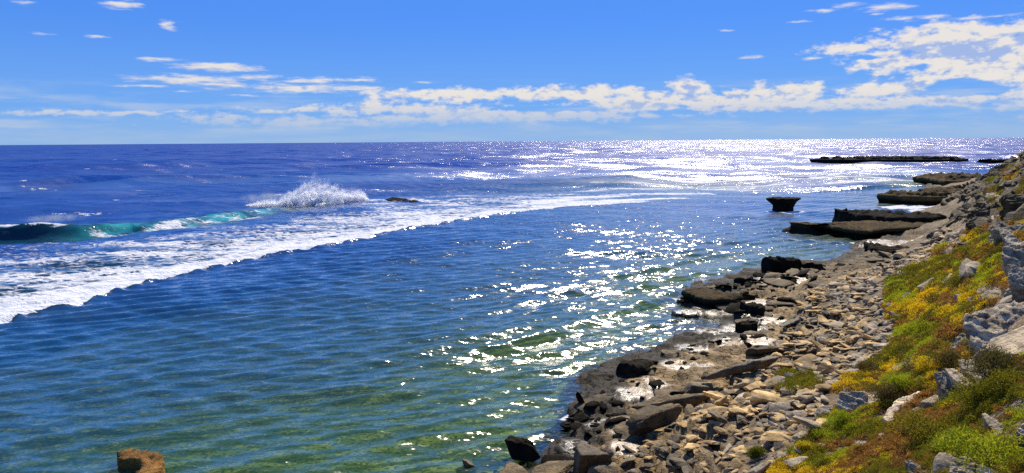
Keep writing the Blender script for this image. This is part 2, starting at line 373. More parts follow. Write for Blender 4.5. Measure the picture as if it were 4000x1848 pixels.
def ground_mat():
    m, n = material('shore_ground')
    p = pos(n); wet = n.attr('wet'); veg = n.attr('veg')
    a = n.noise(p, .9, 6, .65); b = n.noise(p, 5, 6, .7); c = n.noise(p, 22, 3, .6)
    w = n.noise(n.v('MULTIPLY', p, (1.0, .6, 5)), 1.6, 6, .65)
    shelf = n.mix(n.ss(a, .38, .62), (.42, .28, .12), (.22, .15, .065))
    shelf = n.mix(n.ss(b, .50, .66), shelf, (.075, .06, .04))
    crack = n.m('ABSOLUTE', n.m('SUBTRACT', n.noise(p, 1.3, 5, .6, dist=.6), .5))
    shelf = n.mix(n.ss(crack, 0.0, .014, .85, 0), shelf, (.025, .02, .015))
    dry = n.mix(n.ss(a, .35, .65), (.24, .17, .085), (.13, .092, .05))
    dry = n.mix(n.ss(b, .52, .7), dry, (.16, .13, .09))
    soil = n.mix(n.ss(b, .40, .62), (.40, .30, .17), (.20, .12, .06))
    soil = n.mix(n.ss(c, .5, .65), soil, (.10, .06, .03))
    soil = n.mix(n.ss(a, .55, .70), soil, (.50, .42, .29))
    dark = n.mix(n.ss(b, .4, .6), (.020, .017, .012), (.05, .038, .02))
    z = n.new('ShaderNodeSeparateXYZ', i_0=p).outputs[2]
    farm = n.ss(n.v('LENGTH', p, None), 42, 62)
    shelf = n.mix(n.m('MULTIPLY', farm, .6), shelf, (.07, .05, .025))
    col = n.mix(n.attr('dry'), shelf, dry)
    col = n.mix(veg, col, soil)
    edge = n.ss(n.m('ADD', wet, n.m('MULTIPLY', n.m('SUBTRACT', a, .5), .9)), .35, .65)
    col = n.mix(edge, col, dark)
    h = n.m('ADD', n.m('MULTIPLY', b, .7), n.m('ADD', n.m('MULTIPLY', c, .22), n.m('MULTIPLY', w, .5)))
    h = n.m('SUBTRACT', h, n.ss(crack, 0, .03, .5, 0))
    # thin films of sea water standing on the shelf: flat, glossy
    film = n.m('MULTIPLY', n.attr('film'), n.ss(n.m('ADD', a, n.m('MULTIPLY', b, .45)), .60, .74))
    bp = n.new('ShaderNodeBump', i_Strength=n.ss(film, 0, 1, 1.0, .22), i_Distance=.13, i_Height=h)
    rough = n.ss(film, 0, 1, .8, n.ss(c, .35, .65, .24, .46))
    bs = n.new('ShaderNodeBsdfPrincipled', i_Base_Color=col, i_Roughness=rough, i_Normal=bp.outputs[0])
    n.put(bs.inputs['Specular IOR Level'], n.ss(film, 0, 1, .3, .7))
    out(n, bs); return m
M_GROUND = ground_mat()

def seabed_mat():
    m, n = material('seabed'); p = pos(n)
    a = n.noise(p, .35, 5, .6); b = n.noise(p, 2.2, 5, .65); c = n.noise(p, 7, 3, .6)
    col = n.mix(n.ss(a, .35, .65), (.13, .19, .04), (.32, .38, .09))
    col = n.mix(n.ss(b, .5, .66), col, (.62, .60, .18))
    col = n.mix(n.ss(c, .5, .6), col, (.04, .05, .02))
    sand = n.m('MULTIPLY', n.attr('sand'), n.ss(b, .3, .6, .7, 1))
    col = n.mix(sand, col, (.58, .55, .36))
    bs = n.new('ShaderNodeBsdfPrincipled', i_Base_Color=col, i_Roughness=.9)
    out(n, bs); return m
M_BED = seabed_mat()

def water_mat():
    m, n = material('sea_water'); p = pos(n)
    depth = n.attr('depth'); foam = n.attr('foam'); teal = n.attr('teal')
    N = n.new('ShaderNodeNewGeometry').outputs['Normal']
    # wind ripples as facet slopes at several wavelengths, crests lying along the coast
    rot = n.new('ShaderNodeMapping', vector_type='POINT'); n.put(rot.inputs['Vector'], p)
    rot.inputs['Rotation'].default_value = (0, 0, R_(-36)); rot.inputs['Scale'].default_value = (.6, 1.25, 1)
    q = rot.outputs[0]
    tot = None
    rot2 = n.new('ShaderNodeMapping', vector_type='POINT'); n.put(rot2.inputs['Vector'], p)
    rot2.inputs['Rotation'].default_value = (0, 0, R_(-33)); rot2.inputs['Scale'].default_value = (.28, 1.5, 1)
    q2 = rot2.outputs[0]
    calm = n.attr('calm')
    offs = n.attr('offshore')
    for sc, k, d in ((18, .30, 1), (7, .70, 1), (2.8, .85, 2), (.35, .70, 2), (.08, 1.05, 2), (.02, .95, 1)):
        v = n.v('MULTIPLY', n.v('SUBTRACT', n.noise(q2 if 1 < sc < 4 else q, sc, d, .55, color=True), (.5, .5, .5)), (k * 1.2, k * 1.2, 0))
        if sc < 1: v = n.v('SCALE', v, None, scale=offs)
        tot = v if tot is None else n.v('ADD', tot, v)
    tot = n.v('SCALE', tot, None, scale=calm)
    nn = n.v('NORMALIZE', n.v('ADD', N, tot), None)
    deepc = n.mix(n.ss(n.noise(p, .02, 4, .6), .35, .65), (.0012, .027, .24), (.002, .042, .33))
    deepc = n.mix(n.ss(depth, 1.7, 3.6), n.mix(n.ss(depth, 1.0, 1.8), (.040, .15, .065), (.014, .11, .23)), n.mix(.5, deepc, (.014, .09, .36)))
    deepc = n.mix(n.ss(depth, 3.5, 8.0), deepc, (.003, .033, .25))
    deepc = n.mix(n.ss(teal, .0, .5), deepc, (.003, .045, .070))
    deepc = n.mix(n.ss(teal, .5, 1.0), deepc, (.04, .42, .46))
    dif = n.new('ShaderNodeBsdfDiffuse', i_Color=deepc)
    tr = n.new('ShaderNodeBsdfTransparent', i_Color=(.84, .95, .74))
    fd = n.m('SUBTRACT', 1.0, n.m('POWER', 2.718, n.m('MULTIPLY', depth, -.42)))
    fd = n.m('MAXIMUM', fd, n.m('MULTIPLY', teal, 2.0, clamp=True))
    body = n.new('ShaderNodeMixShader', i_0=fd, i_1=tr, i_2=dif)
    fr = n.new('ShaderNodeFresnel', i_IOR=1.33, i_Normal=nn)
    fac = n.m('MINIMUM', n.m('MULTIPLY', fr, n.ss(offs, .2, 1.0, 1.35, 1.0)), n.ss(offs, .2, 1.0, .70, .27))
    gl = n.new('ShaderNodeBsdfGlossy', i_Roughness=n.ss(offs, .2, 1.0, .13, .22), i_Normal=nn); gl.inputs['Color'].default_value = (1, 1, 1, 1)
    sh = n.new('ShaderNodeMixShader', i_0=fac, i_1=body, i_2=gl)
    # foam lace
    fw = n.v('MULTIPLY_ADD', n.v('SUBTRACT', n.noise(q, .5, 3, .6, color=True), (.5, .5, .5)), (1.6, 1.6, 0), q)
    l1 = n.m('ABSOLUTE', n.m('SUBTRACT', n.noise(fw, .8, 6, .62), .5))
    l2 = n.noise(fw, 3.2, 4, .65)
    l3 = n.noise(q, .16, 4, .6)
    pat = n.m('ADD', n.m('ADD', n.m('MULTIPLY', l1, -2.6), n.m('MULTIPLY', n.m('SUBTRACT', l2, .5), 1.1)), n.m('MULTIPLY', n.m('SUBTRACT', l3, .5), 1.5))
    ff = n.ss(n.m('ADD', pat, n.m('MULTIPLY_ADD', foam, 1.75, -.98)), -.12, .30)
    ff = n.m('MULTIPLY', ff, n.ss(foam, .02, .12))
    fb = n.new('ShaderNodeBump', i_Strength=.8, i_Distance=.25, i_Height=n.m('ADD', l2, n.m('MULTIPLY', l3, .6)))
    fcol = n.mix(n.ss(l2, .4, .6), (.72, .78, .84), (.9, .9, .9))
    fo = n.new('ShaderNodeBsdfDiffuse', i_Color=fcol, i_Normal=fb.outputs[0])
    # dull veil of bubbles below the surface around the foam
    sh = n.new('ShaderNodeMixShader', i_0=ff, i_1=sh, i_2=fo)
    out(n, sh); return m
M_WATER = water_mat()

def leaf_mat(name, c1, c2, c3):
    m, n = material(name); rnd = n.new('ShaderNodeObjectInfo').outputs['Random']
    p = pos(n); a = n.noise(p, 1.3, 4, .6); b = n.noise(p, 14, 2, .6)
    c = n.mix(n.ss(n.m('ADD', n.m('MULTIPLY', rnd, .5), n.m('MULTIPLY', a, .9)), .5, .9), c1, c2)
    c = n.mix(n.ss(b, .5, .66), c, c3)
    d = n.new('ShaderNodeBsdfDiffuse', i_Color=c)
    t = n.new('ShaderNodeBsdfTranslucent', i_Color=n.mix(1.0, c, (1.2, 1.15, .6), 'MULTIPLY'))
    out(n, n.new('ShaderNodeMixShader', i_0=.42, i_1=d, i_2=t)); return m
L_YEL = leaf_mat('yellow_leaves', (.85, .58, .03), (.60, .50, .04), (.30, .22, .04))
L_LIME = leaf_mat('lime_leaves', (.36, .42, .035), (.22, .30, .03), (.50, .46, .05))
L_GREEN = leaf_mat('olive_leaves', (.16, .18, .025), (.27, .24, .035), (.08, .08, .025))
L_BROWN = leaf_mat('brown_leaves', (.33, .17, .06), (.19, .10, .045), (.46, .30, .13))
L_DARK = leaf_mat('dark_leaves', (.09, .085, .035), (.13, .10, .05), (.17, .14, .08))

def foam_mat():
    m, n = material('white_water'); p = pos(n)
    a = n.noise(p, .9, 6, .65)
    z = n.new('ShaderNodeSeparateXYZ', i_0=p).outputs[2]
    c = n.mix(n.ss(a, .35, .6), (.93, .96, .98), (.98, .98, .98))
    bp = n.new('ShaderNodeBump', i_Strength=.9, i_Distance=.4, i_Height=a)
    d = n.new('ShaderNodeBsdfDiffuse', i_Color=c, i_Normal=bp.outputs[0]); t = n.new('ShaderNodeBsdfTranslucent', i_Color=(.97, .985, .99))
    out(n, n.new('ShaderNodeMixShader', i_0=.6, i_1=d, i_2=t)); return m
M_FOAM = foam_mat()
def splash_mat():
    m, n = material('aerated_water'); p = pos(n); a = n.noise(p, 1.6, 6, .7)
    bp = n.new('ShaderNodeBump', i_Strength=.8, i_Distance=.3, i_Height=a)
    bs = n.new('ShaderNodeBsdfPrincipled', i_Base_Color=(.96, .98, .99), i_Roughness=.9, i_Normal=bp.outputs[0])
    bs.inputs['Subsurface Weight'].default_value = 1.0; bs.inputs['Subsurface Radius'].default_value = (1.0, 1.1, 1.2); bs.inputs['Subsurface Scale'].default_value = 4.5
    out(n, bs); return m
M_SPLASH = splash_mat()
def mist_mat(name, dens):
    m, n = material(name); p = objc(n); a = n.noise(pos(n), .9, 5, .65)
    r = n.v('LENGTH', p, None)
    d = n.m('MULTIPLY', n.m('MULTIPLY', n.ss(r, .25, 1.0, 1, 0), n.ss(a, .35, .7)), dens)
    v = n.new('ShaderNodeVolumePrincipled', i_Color=(.78, .92, 1.0), i_Density=d, i_Anisotropy=.35)
    o = n.new('ShaderNodeOutputMaterial'); n.l.new(v.outputs[0], o.inputs['Volume']); return m
M_MIST = mist_mat('spray_mist', .55)

# ------------------------------------------------------------------ land
def az_grid(a0, a1, nc, dists):
    A = np.radians(np.linspace(a0, a1, nc)); D, AA = np.meshgrid(dists, A, indexing='ij')
    return D * np.sin(AA), D * np.cos(AA)
def land():
    dd = np.geomspace(4.0, 250, 760); X, Y = az_grid(-22, 56, 640, dd)
    Z = ground(X, Y)
    nr, nc = X.shape
    F = grid_faces(nr, nc); zf = Z.ravel()[F].max(1); F = F[zf > -1.0]
    used = np.unique(F); remap = -np.ones(nr * nc, int); remap[used] = np.arange(len(used))
    V = np.stack([X.ravel(), Y.ravel(), Z.ravel()], -1)[used]
    me = mesh_from('shore', V, remap[F], M_GROUND)
    x, y, z = V.T
    zs = tps(x, y)
    film = np.zeros(len(x))
    for fx, fy, r in FILM:
        c = at(fx, fy, .5); film = np.maximum(film, 1 - sst(np.hypot(x - c[0], y - c[1]), r * .5, r * 1.2))
    add_attr(me, 'film', film)
    add_attr(me, 'wet', (1 - sst(zs, .12, .66)) * .92)
    add_attr(me, 'dry', sst(zs, .75, 1.2))
    add_attr(me, 'veg', sst(zs + fbm(x / 1.5, y / 1.5, seed=3) * .3, 1.9, 2.4))
    link('shore_ground', me, kind='structure')
land()
def bed():
    dd = np.geomspace(6, 420, 300); X, Y = az_grid(-62, 56, 330, dd)
    Z = ground(X, Y, False)
    Z = Z + fbm(X / 1.3, Y / 1.3, oct=3, seed=77) * .10
    Z = np.where(Z > -.75, Z - .35, Z)
    me = mesh_from('seabed', np.stack([X.ravel(), Y.ravel(), Z.ravel()], -1), grid_faces(*X.shape), M_BED)
    sand = np.zeros(X.size)
    for fx, fy, r in ((330, 1842, .8), (400, 1815, .5), (1780, 1810, .9), (1850, 1830, 1.2), (1700, 1848, .8), (3650, 825, 14), (3480, 815, 9), (3500, 960, 3)):
        c = at(fx, fy, -.3); sand = np.maximum(sand, 1 - sst(np.hypot(X.ravel() - c[0], Y.ravel() - c[1]), r * .5, r * 1.2))
    add_attr(me, 'sand', sand)
    link('seabed', me, kind='structure')
bed()

# ------------------------------------------------------------------ sea
def P2(pts, z=0.0): return np.array([at(a, b, z)[:2] for a, b in pts])
BORE = P2([(-400, 1400), (0, 1265), (150, 1225), (330, 1185), (480, 1135), (620, 1095), (800, 1058), (1000, 1010), (1200, 975), (1400, 940), (1560, 905), (1700, 878), (1850, 855), (2050, 825), (2250, 808), (2450, 797), (2650, 785)])
WAVE = np.array([at(a, b, z)[:2] for a, b, z in [(-350, 880, 1.7), (0, 866, 1.7), (150, 860, 1.7), (300, 858, 1.6), (480, 850, 1.3), (620, 846, 1.1), (800, 834, .9), (950, 822, .7), (1050, 815, .5), (1140, 810, .3)]])
SW1 = P2([(-400, 790), (0, 742), (300, 722), (600, 708), (820, 702), (1200, 690)])
SW2 = P2([(-300, 680), (0, 664), (500, 656), (900, 645)])
SW3 = P2([(1300, 690), (1700, 668), (2100, 664), (2600, 668)])
LAG = [(P2([(1650, 1470), (1850, 1400), (2050, 1335), (2250, 1270), (2450, 1215), (2640, 1150), (2800, 1100), (2950, 1060)]), .32, .8),
       (P2([(1500, 1420), (1800, 1335), (2050, 1270), (2300, 1190), (2550, 1120), (2800, 1060), (3050, 1000)]), .26, .8),
       (P2([(1700, 1290), (2000, 1210), (2200, 1150), (2450, 1080), (2700, 1020), (2900, 980)]), .20, .9),
       (P2([(1900, 1150), (2200, 1085), (2400, 1040), (2600, 1000)]), .11, 1.0), (P2([(1250, 1330), (1500, 1280), (1720, 1220)]), .10, .8)]
# foam patches and lines: photo points, half width in metres, strength
FOAMS = [([(2050, 800), (2250, 775), (2500, 760), (2750, 755)], 4, .76), ([(1450, 800), (1700, 790), (2000, 770)], 6, .62), ([(2300, 745), (2600, 735), (2900, 740)], 5, .68), ([(2250, 790), (2450, 782), (2650, 776)], 2.5, .9),
         ([(2700, 700), (3000, 700), (3300, 698), (3600, 697), (3860, 695)], 7, .85), ([(3250, 712), (3600, 706), (3820, 702)], 4, .8), ([(2350, 715), (2700, 725), (3100, 718)], 5, .66), ([(3100, 690), (3500, 684), (3700, 682)], 4, .7),
         ([(3700, 590), (3850, 596), (4000, 600)], 14, .75), ([(3150, 641), (3400, 641), (3780, 640)], 4, .7), ([(3500, 812), (3650, 808), (3780, 806)], 2.6, .95), ([(3620, 825), (3750, 815), (3800, 812)], 2.6, 1.0), ([(3430, 808), (3600, 800)], .8, .75),
         ([(3015, 828), (3080, 832), (3130, 826)], .9, .85), ([(3080, 935), (3200, 940), (3320, 950), (3400, 962)], .7, .7), ([(3400, 960), (3480, 950), (3540, 955)], 1.2, .85),
         ([(2640, 1172), (2720, 1200), (2800, 1225), (2880, 1240)], .35, .75), ([(2880, 1310), (2760, 1320), (2640, 1360), (2540, 1400), (2420, 1450), (2350, 1530), (2290, 1590), (2210, 1640)], .35, .8),
         ([(2200, 1640), (2120, 1700), (2000, 1760), (1850, 1810)], .3, .55), ([(620, 812), (900, 800)], 1.5, .35), ([(1430, 780), (1600, 778), (1650, 790)], 3, .7), ([(1100, 830), (1300, 826), (1500, 815)], 3, .42), ([(3200, 694), (3300, 693)], 4, .9)]
def sea():
    hor = 12.0
    dep = np.concatenate([np.linspace(44, 27, 60)[:-1], np.linspace(27, .95, 860)])
    dd = np.concatenate([CAM_H / np.tan(np.radians(dep)), np.geomspace(CAM_H / math.tan(R_(.95)) * 1.03, 42000, 90)])
    A = np.concatenate([np.linspace(-64, -36.5, 50)[:-1], np.linspace(-36.5, 39, 640), np.linspace(39, 64, 40)[1:]])
    D, AA = np.meshgrid(dd, np.radians(A), indexing='ij')
    X, Y = D * np.sin(AA), D * np.cos(AA)
    nr, nc = X.shape; x, y = X.ravel(), Y.ravel(); d = D.ravel()
    b, bs, bp = poly_dist(x, y, BORE)             # side + = shore side (right of travel)
    sea_side = np.where(bs < 0, b, -b)            # metres seaward of the bore front
    far = poly_dist(x, y, np.array([[0, 0], [0, 1]]))[0]
    off = sst(sea_side, 5, 60)
    z = np.zeros_like(x)
    r2 = np.random.default_rng(3)
    # lagoon ripples
    for i in range(26):
        lam = r2.uniform(.5, 2.2); th = R_(-57 + r2.normal() * 15); k = 2 * math.pi / lam
        amp = .0100 * lam * (.5 + .8 * sst(vn(x / 9 + 3 * i, y / 9, seed=140 + i), -.5, .6))
        ph = r2.uniform(0, 6.28)
        arg = k * (x * math.cos(th) + y * math.sin(th)) + ph + 1.2 * vn(x / 14 + i, y / 14, seed=40 + i)
        fade = 1 - sst(d, lam * 55, lam * 130)
        z += amp * fade * np.cos(arg) * (1 + .6 * off)
    # open-sea chop and swell
    for i in range(26):
        lam = r2.uniform(5, 60); th = R_(-46 + r2.normal() * 22); k = 2 * math.pi / lam
        amp = .0065 * lam ** .8
        fade = 1 - sst(d, lam * 60, lam * 160)
        z += amp * fade * off * np.cos(k * (x * math.cos(th) + y * math.sin(th)) + r2.uniform(0, 6.28) + 1.5 * vn(x / 60 + i, y / 60, seed=70 + i))
    calm = .55 + .45 * off
    # bore: low step of white water
    t = sea_side
    hb = .26 * (1 - .6 * sst(bp, .55, 1)) * sst(t + fbm(x / 1.2, y / 1.2, oct=3, seed=9) * .35, -.35, .35) * (1 - .75 * sst(t, 1.5, 9))
    z += hb * (1 + .18 * fbm(x / .7, y / .7, oct=3, seed=19))
    foam = np.zeros_like(x)
    jag = fbm(x / 2.5, y / 2.5, oct=4, seed=50)
    wd, ws, wp = poly_dist(x, y, WAVE); tw = np.where(ws < 0, wd, -wd)   # seaward of wave crest
    nearw = sst(-tw, 2, 16)                       # 0 near the wave, 1 well shoreward
    core = sst(t + jag * .5, -.12, .25)
    wid = np.interp(bp, [0, .12, .3, .6, .85, 1], [7, 7, 5, 3.4, 2.6, 1.6])
    f_b = core * np.maximum(1.0 * (1 - sst(t, wid * .25, wid * .9)), np.interp(t, [0, 4, 10, 22, 36, 55], [.85, .74, .66, .60, .48, 0]) * (.72 + .28 * nearw))
    f_b *= (1 - .55 * sst(bp, .93, 1.0))
    foam = np.maximum(foam, f_b)
    teal = .60 * np.clip(f_b, 0, 1) * (1 - sst(t, 8, 30))
    # green face where the bore still stands, left end
    c = at(600, 1100); gl = np.exp(-((x - c[0]) ** 2 + (y - c[1]) ** 2) / 14.0)
    # the plunging wave
    A0 = np.interp(wp, [0, .24, .36, .50, .75, .88, .95, 1], [1.5, 1.4, .85, .55, .45, .4, .3, .0])
    prof = np.where(tw < 0, np.exp(-(tw / np.where(wp < .45, .85, 1.6)) ** 2), np.exp(-(tw / 5.5) ** 2))
    z += A0 * prof * (1 + .16 * fbm(x / 3.0, y / 3.0, oct=4, seed=23, gain=.6))
    z -= .35 * A0 * np.exp(-((tw + 3.2) / 2.0) ** 2)
    face = np.exp(-((tw + .9) / 1.3) ** 2)
    lipm = 1 - sst(wp, .27, .35)
    teal = np.maximum(teal, np.interp(wp, [0, .1, .24, .32, .4, .85, .95, 1], [.42, .5, .5, .66, .85, .9, .7, .2]) * sst(-tw, -1.8, .2) * (1 - sst(-tw, 2.6, 7.5)))
    teal = teal * np.where(wp > .33, np.clip(.8 + .5 * fbm(x / 2.2, y / 2.2, oct=3, seed=66), .3, 1), 1)
    foam = np.maximum(foam, lipm * np.exp(-((tw - .25) / .5) ** 2) * np.interp(wp, [0, .08, .15, .42, .5], [.5, .7, 1, 1, .5]))
    foam = np.maximum(foam, .47 * lipm * face * (.8 + .5 * fbm(x / 1.5, y / 1.5, oct=3, seed=29)))
    foam = np.maximum(foam, (1 - lipm) * (1 - sst(wp, .9, 1)) * .70 * sst(-tw, -1.2, .3) * (1 - sst(-tw, 3.5, 9)) * (.85 + .35 * jag))
    # swells further out
    for pl, am, wdt in ((SW1, 1.7, 3.6), (SW2, 1.5, 5.0), (SW3, .6, 5)):
        q, s, pp = poly_dist(x, y, pl); q = np.where(s < 0, q, -q)
        z += am * np.sin(np.clip(pp, 0, 1) * math.pi) ** .5 * np.where(q < 0, np.exp(-(q / wdt) ** 2), np.exp(-(q / (wdt * 2.4)) ** 2))
    for pl, am, wdt in LAG:
        q, s, pp = poly_dist(x, y, pl); q = np.where(s < 0, q, -q); q = q + .25 * fbm(x / 2, y / 2, oct=2, seed=61)
        z += am * np.sin(np.clip(pp, .02, .98) * math.pi) ** .6 * np.where(q < 0, np.exp(-(q / wdt * 1.4) ** 2), np.exp(-(q / (wdt * 2.0)) ** 2))
    for pts, w, s in FOAMS:
        q, _, pp = poly_dist(x, y, P2(pts))
        foam = np.maximum(foam, s * (1 - sst(q * (1 + .5 * jag), w * .35, w * 1.3)))
    # whitecaps out at sea
    wc = fbm(x / 9, y / 5, oct=4, seed=90); foam = np.maximum(foam, .62 * sst(wc, .50, .60) * sst(t, 25, 60) * (1 - sst(d, 900, 2500)))
    near = d < 420
    depth = np.full_like(x, 12.0); depth[near] = -ground(x[near], y[near], False)
    shal = sst(depth, .0, .5)
    z = z * (.25 + .75 * sst(depth, .1, 1.0))
    V = np.stack([x, y, z], -1)
    F = grid_faces(nr, nc)
    keep = (depth[F].max(1) > -.45)
    F = F[keep]
    used = np.unique(F); remap = -np.ones(nr * nc, int); remap[used] = np.arange(len(used))
    me = mesh_from('sea', V[used], remap[F], M_WATER)
    add_attr(me, 'depth', np.clip(depth, 0, 14)[used]); add_attr(me, 'foam', foam[used]); add_attr(me, 'teal', np.clip(teal, 0, 1)[used]); add_attr(me, 'calm', calm[used]); add_attr(me, 'offshore', (.12 + .88 * off)[used])
    link('sea_water', me, kind='structure')
sea()

# ------------------------------------------------------------------ rock meshes
def ico(sub):
    bm = bmesh.new(); bmesh.ops.create_icosphere(bm, subdivisions=sub, radius=1)
    v = np.array([w.co[:] for w in bm.verts]); f = np.array([[w.index for w in q.verts] for q in bm.faces]); bm.free()
    return v, f
ICO = {k: ico(k) for k in (2, 3, 4, 5, 6)}
def hull_dirs(v, planes):
    n, h = planes
    dt = v @ n.T
    r = np.where(dt > .05, h[None] / np.maximum(dt, .05), 9)
    k = 24.0                                   # soft minimum: slightly rounded edges
    return (np.sum(r ** -k, 1)) ** (-1 / k)
def rock_shape(sub, seed, size, planes=14, rough=.05, strata=0.0, axis=(0, .3, 1), period=.16, freq=1.5, flat=True):
    """angular block cut by random planes, weathered, optionally ribbed along its bedding"""
    r = np.random.default_rng(seed); v, f = ICO[sub]
    n = r.normal(size=(planes, 3)); n /= np.linalg.norm(n, axis=1)[:, None]; h = r.uniform(.62, 1.0, planes)
    n = np.vstack([n, [[0, 0, 1], [0, 0, -1]]]); h = np.r_[h, .72, .72] if flat else np.r_[h, 1, 1]
    R = hull_dirs(v, (n, h)); p = v * R[:, None] * np.asarray(size)[None]
    sc = max(size)
    q = p / sc
    nz = fbm(q[:, 0] * freq * 2 + seed, q[:, 1] * freq * 2, q[:, 2] * freq * 2, oct=5, seed=seed, gain=.55)
    rg = 1 - np.abs(fbm(q[:, 0] * freq * 3.1 + 5, q[:, 1] * freq * 3.1, q[:, 2] * freq * 3.1, oct=4, seed=seed + 9, gain=.6)) * 3
    p = p + v * ((nz * 1.3 + (rg - .5) * .35) * rough * sc)[:, None]
    if strata:
        ax = np.array(axis, float); ax /= np.linalg.norm(ax)
        s = p @ ax / period + fbm(q[:, 0] * 2.2, q[:, 1] * 2.2, q[:, 2] * 2.2, oct=3, seed=seed + 5) * 1.6
        saw = s - np.floor(s); ledge = _h(np.floor(s), np.zeros_like(s), np.zeros_like(s), seed)
        rad = v - (v @ ax)[:, None] * ax[None]
        p = p + rad * ((np.minimum(saw * 6, 1) * .7 + ledge * 1.3 - 1.0) * strata * 1.5 * sc)[:, None]
    p = p * (np.asarray(size) * 2 / np.ptp(p, axis=0))[None]
    return p, f
def rotm(rx, ry, rz): return np.array(Euler((R_(rx), R_(ry), R_(rz))).to_matrix())
SLOPE = 52  # the coast runs this many degrees right of the view axis... bedding strikes along it

def boulder(name, label, px, py, w, dpt, h, rot=(0, 0, 0), mat=M_PALE, seed=1, sub=5, sink=.25, strata=.0, axis=(0, .3, 1), period=.16, rough=.06, cat='rock', z=None, planes=12, group=None, freq=1.5, parent=None, lift=0):
    """(px, py) is the photo pixel of the rock's foot; w, dpt, h full sizes in metres"""
    c = G(px, py) if z is None else at(px, py, z)
    p, f = rock_shape(sub, seed, (w / 2, dpt / 2, h / 2), planes, rough, strata, axis, period, freq)
    p = p @ rotm(*rot).T
    p[:, 2] -= p[:, 2].min(); hh = p[:, 2].max()
    me = mesh_from(name, p, f, mat)
    return link(name, me, label, cat, group, loc=(c[0], c[1] + dpt * .3, c[2] - sink * hh + lift))
def ledge(name, label, pts, H, mat, seed=1, under=.35, top_noise=.18, cat='rock ledge', base=-.9, N=150, axis=None, jag=.25, zsub=None, group=None, tier=0):
    """a tidal rock platform from its outline: (photo x, y, level) points round the edge"""
    P = np.array([at(a, b, c)[:2] for a, b, c in pts]); n = len(P)
    seg = np.linalg.norm(np.roll(P, -1, 0) - P, axis=1); cum = np.r_[0, np.cumsum(seg)]; per = cum[-1]
    N = max(N, 60); t = np.linspace(0, per, N, endpoint=False)
    Q = np.vstack([P, P[:1]]); ox, oy = np.interp(t, cum, Q[:, 0]), np.interp(t, cum, Q[:, 1])
    area = .5 * np.sum(ox * np.roll(oy, -1) - np.roll(ox, -1) * oy)
    if area < 0: ox, oy = ox[::-1], oy[::-1]
    tx, ty = np.roll(ox, -2) - np.roll(ox, 2), np.roll(oy, -2) - np.roll(oy, 2); L = np.hypot(tx, ty) + 1e-9
    nx, ny = ty / L, -tx / L
    sc = math.sqrt(abs(area)); js = fbm(ox / (.12 * sc) + seed, oy / (.12 * sc), oct=4, seed=seed) * jag * .16 * sc
    ox, oy = ox + nx * js, oy + ny * js
    c0 = np.array([ox.mean(), oy.mean()]); M = np.stack([ox - c0[0], oy - c0[1]], -1)
    ev, evec = np.linalg.eigh(M.T @ M); a = evec[:, 1]; u = M @ a; lim = .62 * np.array([u.min(), u.max()])
    rings = []
    prof = [(-under * 1.0, base), (-under, 0.02 * H), (-under * .8, .22 * H), (-under * .25, .45 * H), (0.05, .62 * H), (.03, .8 * H), (-.08, .95 * H), (-.22, 1.02 * H)]
    for off, z in prof:
        o = off * min(1, sc * .15)
        nz = fbm(ox / .5 + 9, oy / .5, np.full(N, z * 2.2), oct=3, seed=seed + 3) * .10 * min(1, H)
        rings.append(np.stack([ox + nx * (o + nz), oy + ny * (o + nz), np.full(N, z)], -1))
    top = rings[-1]
    ax_ = np.clip((np.stack([top[:, 0], top[:, 1]], -1) - c0) @ a, lim[0], lim[1])
    core = c0 + ax_[:, None] * a
    K = max(6, min(26, int(sc * 2.2)))
    for s in np.linspace(1, 0, K + 1)[1:]:
        xy = core + (top[:, :2] - core) * s
        z = H * (1.02 + .12 * (1 - s)) + (fbm(xy[:, 0] / .9, xy[:, 1] / .9, oct=4, seed=seed + 7, gain=.6)) * top_noise * min(1, 2.5 * (1 - s) + .3) + .09 * np.minimum(1, H) * fbm(xy[:, 0] / .28, xy[:, 1] / .28, oct=3, seed=seed + 17)
        if tier: z = z + tier * sst(fbm(xy[:, 0] / 2.6, xy[:, 1] / 2.6, oct=3, seed=seed + 13), -.1, .12) * sst(1 - s, .1, .3)
        rings.append(np.stack([xy[:, 0], xy[:, 1], z], -1))
    V = np.vstack(rings); nr = len(rings); fs = []
    for r in range(nr - 1):
        i = np.arange(N); j = (i + 1) % N
        fs.append(np.stack([r * N + i, r * N + j, (r + 1) * N + j, (r + 1) * N + i], -1))
    V[:, 2] += fbm(V[:, 0] / .35, V[:, 1] / .35, oct=2, seed=seed + 2) * .03
    o0 = np.array([c0[0], c0[1], 0])
    me = mesh_from(name, V - o0, np.vstack(fs), mat)
    return link(name, me, label, cat, group, loc=o0)

# far reef islands and the ledges that run out from the cliff
ledge('reef_island', 'long low dark reef island lying far out in the glittering sea', [(3160, 634, 0), (3300, 636, 0), (3500, 636, 0), (3700, 636, 0), (3782, 633, 0), (3740, 627, 1), (3600, 622, 1), (3420, 622, 1), (3300, 625, .8), (3200, 630, .4)], 1.35, M_ALGAE, 3, under=.8, top_noise=.5, cat='reef', jag=.3, N=260, tier=.9)
ledge('reef_island', 'short dark reef just off the top of the headland', [(3822, 633, 0), (3900, 635, 0), (4050, 634, 0), (4050, 625, 1), (3900, 626, 1), (3835, 628, .5)], 1.1, M_ALGAE, 4, under=.8, top_noise=.5, cat='reef', N=160)
ledge('rock_ledge', 'farthest dark rock ledge below the headland, with a blunt seaward tip', [(3560, 716, 0), (3620, 722, 0), (3690, 735, 0), (3850, 742, 0), (3880, 712, .8), (3860, 700, .8), (3700, 699, .8), (3600, 702, .6)], 1.5, M_LEDGE, 5, top_noise=.5, N=200, tier=.6)
